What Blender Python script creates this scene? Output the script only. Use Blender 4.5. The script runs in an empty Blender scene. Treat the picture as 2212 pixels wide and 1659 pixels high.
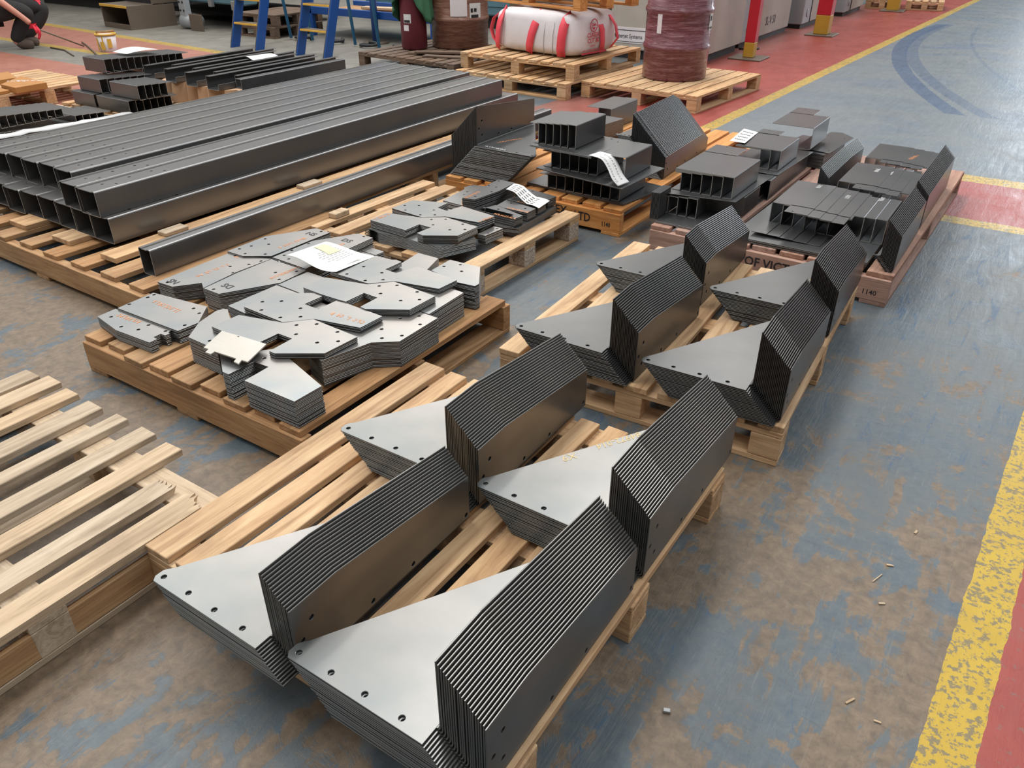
import bpy, bmesh, math, random
from mathutils import Vector, Matrix, Euler
random.seed(7)
C = bpy.context.scene.collection
R = math.radians
# ------------------------------------------------------------------ camera
cd = bpy.data.cameras.new('camera'); cam = bpy.data.objects.new('camera', cd); C.objects.link(cam)
cd.sensor_width = 36; cd.lens = 1680 / 2212 * 36; cd.clip_start = 0.05; cd.clip_end = 200
cam.location = (0, 0, 1.5); cam.rotation_euler = (R(90 - 31.376), 0, R(33.6))
bpy.context.scene.camera = cam
vs = bpy.context.scene.view_settings
vs.view_transform = 'Standard'; vs.look = 'None'; vs.gamma = 1; vs.exposure = 0.0
try: vs.use_curve_mapping = False
except Exception: pass
# ------------------------------------------------------------------ world: soft grey light under a big pale roof
w = bpy.data.worlds.new('hall_light'); bpy.context.scene.world = w; w.use_nodes = True
wn, wl = w.node_tree.nodes, w.node_tree.links
bg = wn['Background']; tc = wn.new('ShaderNodeTexCoord'); ns = wn.new('ShaderNodeTexNoise'); cr = wn.new('ShaderNodeValToRGB')
ns.inputs['Scale'].default_value = 2.2; ns.inputs['Detail'].default_value = 3
wl.new(tc.outputs['Generated'], ns.inputs['Vector']); wl.new(ns.outputs['Fac'], cr.inputs['Fac']); 
sx = wn.new('ShaderNodeSeparateXYZ'); wl.new(tc.outputs['Generated'], sx.inputs[0])
el = wn.new('ShaderNodeValToRGB'); wl.new(sx.outputs[2], el.inputs['Fac']); e = el.color_ramp.elements   # dark walls low down, bright translucent roof above
while len(e) < 5: e.new(.5)
for i, (p_, c_) in enumerate(((0, .14), (.20, .34), (.42, .56), (.62, .86), (.9, 1.0))): e[i].position = p_; e[i].color = (c_, c_, c_, 1)
mx_ = wn.new('ShaderNodeMapRange'); wl.new(sx.outputs[0], mx_.inputs['Value']); mx_.inputs[1].default_value = -.95; mx_.inputs[2].default_value = -.2; mx_.inputs[3].default_value = 3.3; mx_.inputs[4].default_value = .58
m1 = wn.new('ShaderNodeVectorMath'); m1.operation = 'MULTIPLY'; wl.new(cr.outputs['Color'], m1.inputs[0]); wl.new(el.outputs['Color'], m1.inputs[1])
m2 = wn.new('ShaderNodeVectorMath'); m2.operation = 'SCALE'; wl.new(m1.outputs[0], m2.inputs[0]); wl.new(mx_.outputs[0], m2.inputs['Scale']); wl.new(m2.outputs[0], bg.inputs['Color'])
cr.color_ramp.elements[0].position = 0.36; cr.color_ramp.elements[0].color = (0.62, 0.64, 0.67, 1)
cr.color_ramp.elements[1].position = 0.66; cr.color_ramp.elements[1].color = (1.1, 1.08, 1.04, 1)
bg.inputs['Strength'].default_value = 0.85
# ------------------------------------------------------------------ daylight: skylight strips in the roof and the big open door
def area(name, loc, rot, sx, sy, power, col):
    l = bpy.data.lights.new(name, 'AREA'); l.shape = 'RECTANGLE'; l.size = sx; l.size_y = sy; l.energy = power; l.color = col
    o = bpy.data.objects.new(name, l); C.objects.link(o); o.location = loc; o.rotation_euler = rot
    return o
area('skylight_lamp', (-9.0, 9.0, 8.0), (0, 0, 0), 1.6, 20, 900, (1, .97, .92))
area('skylight_lamp', (-4.0, 8.0, 8.0), (0, 0, 0), 1.6, 20, 900, (1, .98, .95))
area('skylight_lamp', (2.5, 6.0, 8.0), (0, 0, 0), 1.6, 20, 600, (.93, .97, 1))
area('door_daylight_lamp', (1.6, 25.0, 4.2), (R(-90), 0, R(0)), 4.0, 4.5, 650, (.86, .93, 1))
# ------------------------------------------------------------------ materials
class NT:
    def __init__(s, name):
        s.m = bpy.data.materials.new(name); s.m.use_nodes = True
        s.n = s.m.node_tree.nodes; s.l = s.m.node_tree.links; s.b = s.n['Principled BSDF']
        s.tc = s.n.new('ShaderNodeTexCoord')
    def link(s, a, b): s.l.new(a, b)
    def mp(s, scale=(1, 1, 1), rot=(0, 0, 0), src='Object'):
        m = s.n.new('ShaderNodeMapping'); m.inputs['Scale'].default_value = scale; m.inputs['Rotation'].default_value = rot; m.inputs['Location'].default_value = (.137, .273, .371) if src == 'Object' and not getattr(s, 'exact', False) else (0, 0, 0)
        s.link(s.tc.outputs[src], m.inputs['Vector']); return m.outputs['Vector']
    def noise(s, vec, scale, detail=4, rough=.55, dist=0):
        q = s.n.new('ShaderNodeTexNoise'); q.inputs['Scale'].default_value = scale; q.inputs['Detail'].default_value = detail
        q.inputs['Roughness'].default_value = rough; q.inputs['Distortion'].default_value = dist
        s.link(vec, q.inputs['Vector']); return q.outputs['Fac']
    def ramp(s, f, stops, const=False):
        q = s.n.new('ShaderNodeValToRGB'); e = q.color_ramp.elements
        if const: q.color_ramp.interpolation = 'CONSTANT'
        while len(e) < len(stops): e.new(0.5)
        for i, (p, c) in enumerate(stops):
            e[i].position = p; e[i].color = (c if len(c) == 4 else (*c, 1)) if not isinstance(c, (int, float)) else (c, c, c, 1)
        s.link(f, q.inputs['Fac']); return q.outputs['Color']
    def mix(s, f, a, b, mode='MIX'):
        q = s.n.new('ShaderNodeMix'); q.data_type = 'RGBA'; q.blend_type = mode
        for k, v in ((0, f), (6, a), (7, b)):
            if isinstance(v, (int, float)): q.inputs[k].default_value = v if k == 0 else (v, v, v, 1)
            elif isinstance(v, tuple): q.inputs[k].default_value = (*v, 1) if len(v) == 3 else v
            else: s.link(v, q.inputs[k])
        return q.outputs[2]
    def math(s, op, a, b=None):
        q = s.n.new('ShaderNodeMath'); q.operation = op
        for i, v in enumerate((a, b)):
            if v is None: continue
            if isinstance(v, (int, float)): q.inputs[i].default_value = v
            else: s.link(v, q.inputs[i])
        return q.outputs[0]
    def rng(s, v, a, b):                      # 1 between a and b
        return s.math('MULTIPLY', s.math('GREATER_THAN', v, a), s.math('LESS_THAN', v, b))
    def bump(s, f, strength=.3, dist=.01):
        q = s.n.new('ShaderNodeBump'); q.inputs['Strength'].default_value = strength; q.inputs['Distance'].default_value = dist
        s.link(f, q.inputs['Height']); s.link(q.outputs['Normal'], s.b.inputs['Normal'])
    def set(s, color=None, rough=None, metal=None, spec=None):
        for k, v in (('Base Color', color), ('Roughness', rough), ('Metallic', metal), ('Specular IOR Level', spec)):
            if v is None: continue
            if isinstance(v, tuple): s.b.inputs[k].default_value = (*v, 1)
            elif isinstance(v, (int, float)): s.b.inputs[k].default_value = v
            else: s.link(v, s.b.inputs[k])
        return s
def rand(t):
    q = t.n.new('ShaderNodeObjectInfo'); return q.outputs['Random']
def plain(name, col, rough=.5, metal=0, spec=.5):
    t = NT(name); v = t.noise(t.mp(), 6, 3); t.set(t.mix(v, tuple(c * .82 for c in col), tuple(min(1, c * 1.12) for c in col)), rough, metal, spec); return t.m
def steel(name, c0, c1, metal, r0, r1, warm=(.2, .17, .15), ior=1.5):
    t = NT(name); t.b.inputs['IOR'].default_value = ior; v = t.mp((1, 1, 1)); n = t.noise(v, 3.2, 4, .5); n2 = t.noise(t.mp((3, 26, 1)), 3, 3)
    c = t.ramp(n, [(.3, c0), (.5, tuple((a + b) / 2 * f for a, b, f in zip(c0, c1, (1.03, 1, .98)))), (.7, c1)])
    c = t.mix(t.math('MULTIPLY', n2, .18), c, warm)
    t.set(c, (r0 + r1) / 2, metal, .5); return t.m
M = {}
M['steel'] = steel('mill_steel', (.27, .31, .325), (.45, .42, .395), .80, .25, .36, (.30, .25, .22))
M['dark'] = steel('black_mill_steel', (.036, .040, .043), (.058, .059, .060), .15, .26, .36, (.07, .06, .055), 2.0)
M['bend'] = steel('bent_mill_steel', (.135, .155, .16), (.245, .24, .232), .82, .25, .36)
M['bend_dim'] = steel('bent_steel_dim_reflection', (.075, .084, .088), (.125, .127, .128), .75, .26, .36)  # same bent steel, the middle stacks' dimmer reflection put into its colour
M['edge'] = steel('laser_cut_edge', (.055, .058, .062), (.12, .11, .095), .6, .30, .42)
M['beam'] = steel('beam_steel', (.050, .053, .056), (.082, .078, .074), .10, .26, .32, (.085, .08, .075), 2.4)
M['blank'] = steel('shiny_steel', (.46, .45, .41), (.58, .56, .51), .35, .35, .45)
def wood(name, axis, c0, c1, c2, rough=.7):
    t = NT(name); r = rand(t)
    sc = {'x': (1.2, 16, 16), 'y': (16, 1.2, 16)}[axis]
    m = t.n.new('ShaderNodeMapping'); m.inputs['Scale'].default_value = sc; t.link(t.tc.outputs['Object'], m.inputs['Vector'])
    cb = t.n.new('ShaderNodeCombineXYZ'); rr = t.math('MULTIPLY', r, 37.0); t.link(rr, cb.inputs[0]); t.link(rr, cb.inputs[1]); t.link(rr, cb.inputs[2]); t.link(cb.outputs[0], m.inputs['Location'])
    g = t.noise(m.outputs['Vector'], 1.6, 5, .6, 1.2)
    g2 = t.noise(m.outputs['Vector'], 7, 3, .6, .3)
    c = t.ramp(g, [(.28, c0), (.5, c1), (.72, c2)])
    c = t.mix(t.math('MULTIPLY', t.ramp(g2, [(.52, 0), (.75, 1)]), .28), c, tuple(x * .45 for x in c0))
    tone = t.ramp(r, [(0, (.80, .78, .76)), (.5, (1, 1, 1)), (1, (1.0, .90, .78))])
    c = t.mix(1.0, c, tone, 'MULTIPLY')
    d = t.noise(t.mp((1, 1, 1)), 7, 4); c = t.mix(t.math('MULTIPLY', t.ramp(d, [(.55, 0), (.8, 1)]), .4), c, (.16, .12, .08))
    t.set(c, rough, 0, .3); t.bump(g2, .35, .004); return t.m
for ax in 'xy':
    M['wood_' + ax] = wood('pine_' + ax, ax, (.35, .205, .11), (.56, .37, .21), (.68, .49, .30))
    M['old_' + ax] = wood('weathered_pine_' + ax, ax, (.33, .25, .17), (.54, .43, .31), (.66, .55, .42))
    M['brown_' + ax] = wood('brown_pine_' + ax, ax, (.24, .13, .06), (.42, .245, .12), (.52, .34, .18))
    M['grimy_' + ax] = wood('grimy_timber_' + ax, ax, (.085, .06, .045), (.15, .105, .08), (.22, .16, .12))
    M['orange_' + ax] = wood('orange_pine_' + ax, ax, (.40, .17, .05), (.60, .28, .09), (.72, .38, .15))
    M['red_' + ax] = wood('reddish_timber_' + ax, ax, (.26, .15, .12), (.40, .25, .20), (.50, .33, .27))
def chip():
    t = NT('chipboard'); v = t.noise(t.mp(), 130, 2, .8); t.set(t.ramp(v, [(.35, (.22, .16, .12)), (.5, (.45, .36, .28)), (.65, (.62, .52, .42))]), .85); t.bump(v, .4, .003); return t.m
M['chip'] = chip()
def floor_mat():
    t = NT('painted_floor'); t.exact = True; P = t.mp(); 
    sp = t.n.new('ShaderNodeSeparateXYZ'); t.link(P, sp.inputs[0]); t.exact = False; P = t.mp(); x, y = sp.outputs[0], sp.outputs[1]
    big = t.noise(P, .55, 5, .6, .8); mid = t.noise(P, 3.8, 9, .72, .6); fine = t.noise(P, 30, 6, .7, .4)
    streak = t.noise(t.mp((9, 1.3, 1), (0, 0, R(-52))), 2.6, 6, .68, .8)
    speck = t.noise(P, 75, 3, .7)
    blue = t.ramp(fine, [(.25, (.055, .080, .104)), (.5, (.080, .105, .122)), (.8, (.118, .137, .147))])
    blue = t.mix(t.ramp(mid, [(.42, 0), (.56, 1)]), blue, (.105, .113, .113))
    deep = t.math('MULTIPLY', t.ramp(streak, [(.56, 0), (.64, 1)]), .75)
    blue = t.mix(deep, blue, (.030, .080, .150))
    brown = t.ramp(fine, [(.3, (.10, .074, .050)), (.6, (.185, .132, .086)), (.8, (.26, .19, .125))])
    nearf = t.ramp(t.math('MULTIPLY', t.math('ADD', y, 0.0), .17), [(.0, .085), (.9, -.03 + .03)])
    wear = t.math('ADD', t.math('ADD', t.math('MULTIPLY', big, .42), t.math('MULTIPLY', mid, .58)), nearf)
    wear = t.math('ADD', wear, t.math('MULTIPLY', t.math('SUBTRACT', streak, .5), .28))
    wm = t.ramp(wear, [(.556, 0), (.582, 1)])
    base = t.mix(wm, blue, brown)
    # far hall, left: bare grey concrete
    conc = t.ramp(mid, [(.3, (.17, .16, .14)), (.7, (.25, .235, .205))])
    cm = t.ramp(t.math('ADD', t.math('MULTIPLY', x, -.11), t.math('MULTIPLY', mid, .3)), [(.72, 0), (.85, 1)])
    base = t.mix(cm, base, conc)
    lane = t.ramp(t.math('ADD', t.math('MULTIPLY', y, .08), t.math('MULTIPLY', big, .22)), [(.45, 0), (.62, 1)])
    pale = t.ramp(big, [(.3, (.105, .145, .185)), (.52, (.155, .175, .185)), (.7, (.085, .13, .20))])
    base = t.mix(t.math('MULTIPLY', lane, t.math('MULTIPLY', t.math('GREATER_THAN', x, -2.2), .85)), base, pale)
    # paint
    u = t.math('SUBTRACT', x, t.math('ADD', t.math('MULTIPLY', y, .037), -2.422))      # 0 on the lane line's right edge
    wob = t.math('MULTIPLY', t.math('SUBTRACT', t.noise(P, 14, 5), .5), .018)
    ur = t.math('ADD', t.math('SUBTRACT', x, t.math('ADD', t.math('MULTIPLY', y, .048), .094)), wob)
    uw = t.math('ADD', u, wob); yw = t.math('ADD', y, wob)
    north = t.math('GREATER_THAN', yw, 5.83)
    laneY = t.math('MULTIPLY', t.rng(uw, -.11, 0.01), north)
    laneR = t.math('MULTIPLY', t.rng(uw, -1.62, -.11), north)
    inb = t.math('MULTIPLY', t.math('LESS_THAN', ur, .108), t.math('GREATER_THAN', x, -3.3))
    bandY = t.math('MULTIPLY', t.math('ADD', t.rng(yw, 4.865, 4.985), t.math('MULTIPLY', t.rng(yw, 5.775, 5.94), t.math('GREATER_THAN', u, -.4))), inb)
    bandR = t.math('MULTIPLY', t.rng(yw, 4.985, 5.775), inb)
    rY = t.math('MULTIPLY', t.rng(ur, 0, .108), t.math('LESS_THAN', y, 4.98))
    rR = t.math('GREATER_THAN', ur, .108)
    far = t.math('LESS_THAN', x, -7.0)
    v1 = t.math('SUBTRACT', y, t.math('ADD', t.math('MULTIPLY', x, -.075), 5.86))
    v1 = t.math('ADD', v1, wob)
    fY = t.math('MULTIPLY', t.rng(v1, 0, .15), t.math('LESS_THAN', x, -8.3))
    fR = t.math('MULTIPLY', t.math('MULTIPLY', t.math('LESS_THAN', v1, 0.0), t.math('GREATER_THAN', yw, 5.80)), far)
    fY2 = t.math('MULTIPLY', t.rng(yw, 5.66, 5.80), t.math('LESS_THAN', x, -9.0))
    fR2 = t.math('MULTIPLY', t.math('LESS_THAN', yw, 5.12), far)
    def cl(v): return t.math('MINIMUM', v, 1.0)
    ym = cl(t.math('ADD', t.math('ADD', laneY, bandY), t.math('ADD', rY, t.math('ADD', fY, fY2))))
    rm = cl(t.math('ADD', t.math('ADD', laneR, bandR), t.math('ADD', rR, t.math('ADD', fR, fR2))))
    red = t.ramp(mid, [(.3, (.235, .034, .024)), (.55, (.30, .048, .035)), (.75, (.26, .072, .054))])
    dirt = t.math('MULTIPLY', t.ramp(t.math('ADD', t.math('MULTIPLY', u, -.35), t.math('MULTIPLY', big, .35)), [(.52, 0), (.8, 1)]), .75)
    red = t.mix(t.math('MULTIPLY', dirt, laneR), red, (.17, .115, .095))
    redfar = t.ramp(mid, [(.3, (.32, .12, .085)), (.7, (.38, .16, .115))])
    red = t.mix(far, red, redfar)
    chipn = t.math('ADD', t.math('MULTIPLY', speck, .5), t.math('MULTIPLY', fine, .5))
    ychip = t.math('MULTIPLY', t.ramp(chipn, [(.455, 1), (.49, 0)]), .85)
    yel = t.ramp(mid, [(.3, (.43, .275, .016)), (.7, (.49, .325, .026))])
    yel = t.mix(t.math('MULTIPLY', t.math('GREATER_THAN', y, 3.6), .45), yel, (.44, .29, .07))
    yel = t.mix(ychip, yel, (.15, .13, .085))
    sc1 = t.noise(t.mp((30, 2.2, 1), (0, 0, R(-60))), 3.0, 5, .7); sc2 = t.noise(t.mp((2.4, 26, 1), (0, 0, R(18))), 3.0, 5, .7)
    base = t.mix(t.math('MULTIPLY', t.ramp(sc1, [(.60, 0), (.68, 1)]), .35), base, (.20, .19, .17))
    base = t.mix(t.math('MULTIPLY', t.ramp(sc2, [(.60, 0), (.70, 1)]), .30), base, (.055, .05, .045))
    base = t.mix(t.math('MULTIPLY', t.ramp(speck, [(.30, 1), (.38, 0)]), .35), base, (.05, .05, .05))
    out = t.mix(rm, base, t.mix(t.math('MULTIPLY', t.ramp(chipn, [(.40, 1), (.44, 0)]), .5), red, (.16, .12, .10)))
    out = t.mix(ym, out, yel)
    # two tyre marks curving over the lane
    for x0_, y0_, k_, wd, st in ((-1.85, 12.8, .049, .085, .75), (-1.75, 13.0, .0515, .075, .5), (-1.22, 14.5, .035, .02, .35)):
        dy = t.math('SUBTRACT', y, y0_); d = t.math('SUBTRACT', x, t.math('ADD', t.math('MULTIPLY', t.math('MULTIPLY', dy, dy), k_), x0_))
        mk = t.math('MULTIPLY', t.rng(t.math('ADD', d, t.math('MULTIPLY', wob, 1.5)), -wd, wd), t.rng(y, 7.85, 14.5))
        out = t.mix(t.math('MULTIPLY', mk, st), out, (.035, .07, .14))
    ro = t.ramp(t.math('ADD', t.math('MULTIPLY', mid, .5), t.math('MULTIPLY', streak, .5)), [(.35, .34), (.65, .56)])
    t.set(out, ro, 0, .5)
    hgt = t.math('ADD', t.math('ADD', t.math('MULTIPLY', streak, .6), t.math('MULTIPLY', sc1, .25)), t.math('ADD', t.math('MULTIPLY', fine, .25), t.math('MULTIPLY', wm, -.12)))
    t.bump(hgt, .55, .006)
    return t.m
M['floor'] = floor_mat()
M['wallmat'] = plain('hall_wall', (.22, .215, .20), .8)
M['orange_mark'] = plain('orange_marker', (.85, .33, .12), .6)
M['white_mark'] = plain('white_marker', (.85, .85, .85), .6)
M['yellow_mark'] = plain('yellow_marker', (.62, .47, .22), .6)
M['ink'] = plain('black_ink', (.02, .02, .025), .5)
M['grey_ink'] = plain('grey_print', (.35, .35, .36), .6)
M['paper'] = plain('white_paper', (.66, .66, .65), .6)
M['note'] = plain('yellow_note', (.62, .62, .38), .6)
M['bag'] = plain('woven_bag', (.72, .68, .70), .65)
M['strap'] = plain('red_webbing', (.78, .07, .10), .6)
M['print'] = plain('red_print', (.50, .04, .07), .6)
M['blue'] = plain('blue_paint', (.012, .075, .30), .4)
M['blue2'] = plain('light_blue_paint', (.03, .20, .42), .45)
M['yellow'] = plain('yellow_paint', (.66, .40, .06), .5)
M['rawedge'] = plain('grey_metal', (.35, .36, .37), .4, .6)
M['cab'] = plain('cream_cabinet', (.44, .40, .35), .55)
M['cabgrey'] = plain('grey_cabinet', (.36, .38, .40), .45, .2)
M['black'] = plain('black_rubber', (.02, .02, .022), .6)
M['redpost'] = plain('red_paint', (.50, .015, .03), .4)
M['ypost'] = plain('worn_yellow_paint', (.50, .28, .03), .5)
M['green'] = plain('green_cloth', (.045, .15, .075), .85)
M['maroon'] = plain('maroon_steel', (.13, .018, .03), .45)
M['glove'] = plain('red_glove', (.72, .02, .05), .6)
M['skin'] = plain('skin', (.58, .27, .20), .55)
M['cloth'] = plain('dark_workwear', (.022, .021, .022), .9)
M['boot'] = plain('worn_boot', (.09, .065, .05), .8)
M['rust'] = plain('brown_plate', (.16, .125, .095), .5, .3)
M['teal'] = plain('teal_machine', (.10, .20, .25), .5)
M['card'] = plain('cardboard', (.52, .33, .20), .8)
M['mdf'] = plain('orange_board', (.42, .19, .05), .6)
M['film'] = plain('white_film', (.55, .56, .56), .3)
M['hole'] = plain('bolt_grey', (.55, .56, .57), .35, .7)
def wrapped(name, c0, c1, c2):
    t = NT(name); v = t.noise(t.mp((1.5, 1.5, 14), (0.05, 0.1, 0)), 3.2, 6, .7, 1.0)
    t.set(t.ramp(v, [(.32, c0), (.5, c1), (.68, c2)]), t.ramp(v, [(.3, .18), (.7, .4)]), 0, .6)
    t.b.inputs['Coat Weight'].default_value = .6; t.b.inputs['Coat Roughness'].default_value = .18
    t.bump(t.noise(t.mp((2, 2, 26), (0.05, 0.1, 0)), 4, 5, .7, .8), .6, .012); return t.m
M['drum'] = wrapped('wrapped_maroon_drum', (.085, .012, .022), (.16, .03, .045), (.36, .20, .24))
M['drum_brown'] = wrapped('wrapped_brown_drum', (.13, .045, .030), (.21, .085, .055), (.31, .18, .12))
# ------------------------------------------------------------------ helpers
def tag(o, label=None, cat=None, group=None, kind=None):
    if label: o['label'] = label
    if cat: o['category'] = cat
    if group: o['group'] = group
    if kind: o['kind'] = kind
    return o
def thing(name, label, cat, loc=(0, 0, 0), rot=0, group=None):
    o = bpy.data.objects.new(name, None); o.empty_display_size = .05; C.objects.link(o); o.location = loc; o.rotation_euler = (0, 0, R(rot))
    return tag(o, label, cat, group)
def obj(name, me, mat=None, parent=None, loc=None, rot=None):
    if mat is not None and len(me.materials) == 0: me.materials.append(mat)
    o = bpy.data.objects.new(name, me); C.objects.link(o)
    if parent: o.parent = parent
    if loc: o.location = loc
    if rot: o.rotation_euler = rot
    return o
def mesh(name, verts, faces, smooth=False):
    me = bpy.data.meshes.new(name); me.from_pydata([tuple(v) for v in verts], [], faces); me.update()
    if smooth:
        for p in me.polygons: p.use_smooth = True
    return me
def bm_mesh(bm, name='m', smooth=False):
    me = bpy.data.meshes.new(name); bm.normal_update(); bm.to_mesh(me); bm.free()
    if smooth:
        for p in me.polygons: p.use_smooth = True
    return me
def bbox(bm, x0, x1, y0, y1, z0, z1, bev=0, jit=0, mtx=None):
    g = bmesh.ops.create_cube(bm, size=1)['verts']
    for v in g:
        v.co = Vector(((x0 + x1) / 2 + v.co.x * (x1 - x0) + random.uniform(-jit, jit), (y0 + y1) / 2 + v.co.y * (y1 - y0) + random.uniform(-jit, jit), (z0 + z1) / 2 + v.co.z * (z1 - z0)))
        if mtx: v.co = mtx @ v.co
    if bev:
        es = list({e for v in g for e in v.link_edges}); bmesh.ops.bevel(bm, geom=es, offset=bev, segments=1, affect='EDGES')
def box(x0, x1, y0, y1, z0, z1, bev=.0015, jit=0, mtx=None):
    bm = bmesh.new(); bbox(bm, x0, x1, y0, y1, z0, z1, bev, jit, mtx); return bm_mesh(bm)
def plate_mesh(poly, holes, t, rad=.0065, bev=.0005):
    """flat plate with real holes; top at z=0, thickness t downwards"""
    cu = bpy.data.curves.new('p', 'CURVE'); cu.dimensions = '2D'; cu.fill_mode = 'BOTH'; cu.extrude = t / 2 - bev; cu.bevel_depth = bev; cu.bevel_resolution = 0; cu.offset = -bev
    def ring(pts):
        s = cu.splines.new('POLY'); s.points.add(len(pts) - 1); s.use_cyclic_u = True
        for i, q in enumerate(pts): s.points[i].co = (q[0], q[1], 0, 1)
    ring(poly)
    for h in holes:
        r = h[2] if len(h) > 2 else rad
        ring([(h[0] + r * math.cos(a * math.pi / 6), h[1] + r * math.sin(a * math.pi / 6)) for a in range(12)])
    ob = bpy.data.objects.new('tmp', cu); C.objects.link(ob)
    dg = bpy.context.evaluated_depsgraph_get(); me = bpy.data.meshes.new_from_object(ob.evaluated_get(dg))
    bpy.data.objects.remove(ob); bpy.data.curves.remove(cu)
    for v in me.vertices: v.co.z -= t / 2
    for f in me.polygons: f.material_index = 0; f.use_smooth = False
    return me
def edged(me, a, b):
    """plate with its cut edges in their own steel"""
    me.materials.append(M[a]); me.materials.append(M[b])
    for f in me.polygons: f.material_index = 1 if abs(f.normal.z) < .5 else 0
    return me
def merge(parts):
    """parts: (mesh, matrix) -> one mesh"""
    bm = bmesh.new()
    for me, mx in parts:
        k = len(bm.verts); bm.from_mesh(me); bm.verts.ensure_lookup_table()
        for v in bm.verts[k:]: v.co = mx @ v.co
    me = bm_mesh(bm); return me
def tube(bm, pts, r, seg=10, close=False):
    """tube along points"""
    rings = []
    n = len(pts)
    for i, p in enumerate(pts):
        p = Vector(p); a = Vector(pts[max(0, i - 1)]); b = Vector(pts[min(n - 1, i + 1)]); d = (b - a).normalized()
        up = Vector((0, 0, 1)) if abs(d.z) < .9 else Vector((1, 0, 0)); s = d.cross(up).normalized(); u = s.cross(d)
        rr = r[i] if isinstance(r, (list, tuple)) else r
        rings.append([bm.verts.new(p + s * rr * math.cos(2 * math.pi * k / seg) + u * rr * math.sin(2 * math.pi * k / seg)) for k in range(seg)])
    for i in range(n - 1):
        for k in range(seg): bm.faces.new((rings[i][k], rings[i][(k + 1) % seg], rings[i + 1][(k + 1) % seg], rings[i + 1][k]))
    bm.faces.new(rings[0][::-1]); bm.faces.new(rings[-1])
def tube_mesh(pts, r, seg=10):
    bm = bmesh.new(); tube(bm, pts, r, seg); bmesh.ops.recalc_face_normals(bm, faces=bm.faces); return bm_mesh(bm, smooth=True)
def lathe(prof, seg=40, cap=True):
    bm = bmesh.new(); rings = []
    for r, z in prof: rings.append([bm.verts.new((r * math.cos(2 * math.pi * k / seg), r * math.sin(2 * math.pi * k / seg), z)) for k in range(seg)])
    for i in range(len(prof) - 1):
        for k in range(seg): bm.faces.new((rings[i][k], rings[i][(k + 1) % seg], rings[i + 1][(k + 1) % seg], rings[i + 1][k]))
    if cap: bm.faces.new(rings[0][::-1]); bm.faces.new(rings[-1])
    me = bm_mesh(bm, smooth=False)
    for p in me.polygons: p.use_smooth = len(p.vertices) == 4
    return me
def text(body, size, mat, parent, name, loc, rot=(0, 0, 0), shear=0, width=1.0, bold=0, align='LEFT'):
    cu = bpy.data.curves.new('t', 'FONT'); cu.body = body; cu.size = size; cu.shear = shear; cu.extrude = .0003; cu.offset = bold; cu.align_x = align; cu.resolution_u = 2
    ob = bpy.data.objects.new('tmp', cu); C.objects.link(ob); dg = bpy.context.evaluated_depsgraph_get()
    me = bpy.data.meshes.new_from_object(ob.evaluated_get(dg)); bpy.data.objects.remove(ob); bpy.data.curves.remove(cu)
    for v in me.vertices: v.co.x *= width
    o = obj(name, me, mat, parent, loc, rot); return o
def scribble(length, h, mat, parent, loc, rotz, n=14, th=.0011, name='handwriting', label=None):
    """handwritten squiggle lying flat"""
    rnd = random.Random(int(abs(loc[0] * 7919) + abs(loc[1] * 104729) * 10)); bm = bmesh.new(); x = 0
    while x < length:
        wd = h * rnd.uniform(.35, .6); k = rnd.choice((0, 1, 2, 3)); y0, y1 = 0, h * rnd.uniform(.75, 1.05)
        if k == 0: pts = [(x, y0), (x + wd * .4, y1), (x + wd, y0)]
        elif k == 1: pts = [(x, y1), (x, y0), (x + wd, y0 + h * .1)]
        elif k == 2: pts = [(x + wd / 2 + wd / 2 * math.cos(a), h * .42 + h * .42 * math.sin(a)) for a in [i * math.pi / 4 for i in range(8)]]
        else: pts = [(x, y0), (x, y1), (x + wd * .8, y1 * .7), (x, y1 * .5), (x + wd, y0)]
        for a, b in zip(pts, pts[1:]):
            a = Vector((*a, 0)); b = Vector((*b, 0)); d = (b - a).normalized() * th * .3; s = Vector((-d.y, d.x, 0)).normalized() * th
            q = [bm.verts.new(v) for v in (a - d - s, b + d - s, b + d + s, a - d + s)]; bm.faces.new(q)
        x += wd + h * .22 + (h * .5 if rnd.random() < .12 else 0)
    for f in bm.faces[:]: pass
    g = bmesh.ops.extrude_face_region(bm, geom=bm.faces[:]); 
    for v in g['geom']:
        if isinstance(v, bmesh.types.BMVert): v.co.z += .0003
    o = obj(name, bm_mesh(bm), mat, parent, loc, (0, 0, R(rotz)))
    if label: o['label'] = label
    return o
# ------------------------------------------------------------------ the setting
bm = bmesh.new(); bbox(bm, -20, 14, -3, 34, -.2, 0); o = obj('floor', bm_mesh(bm), M['floor']); tag(o, kind='structure')
o = obj('wall_back', box(-20, 14, 34, 34.2, 0, 6, 0), M['wallmat']); tag(o, kind='structure')
o = obj('wall_left', box(-20.2, -20, -3, 34.2, 0, 6, 0), M['wallmat']); tag(o, kind='structure')
o = obj('wall_right', box(14, 14.2, -3, 34.2, 0, 6, 0), M['wallmat']); tag(o, kind='structure')
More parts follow.
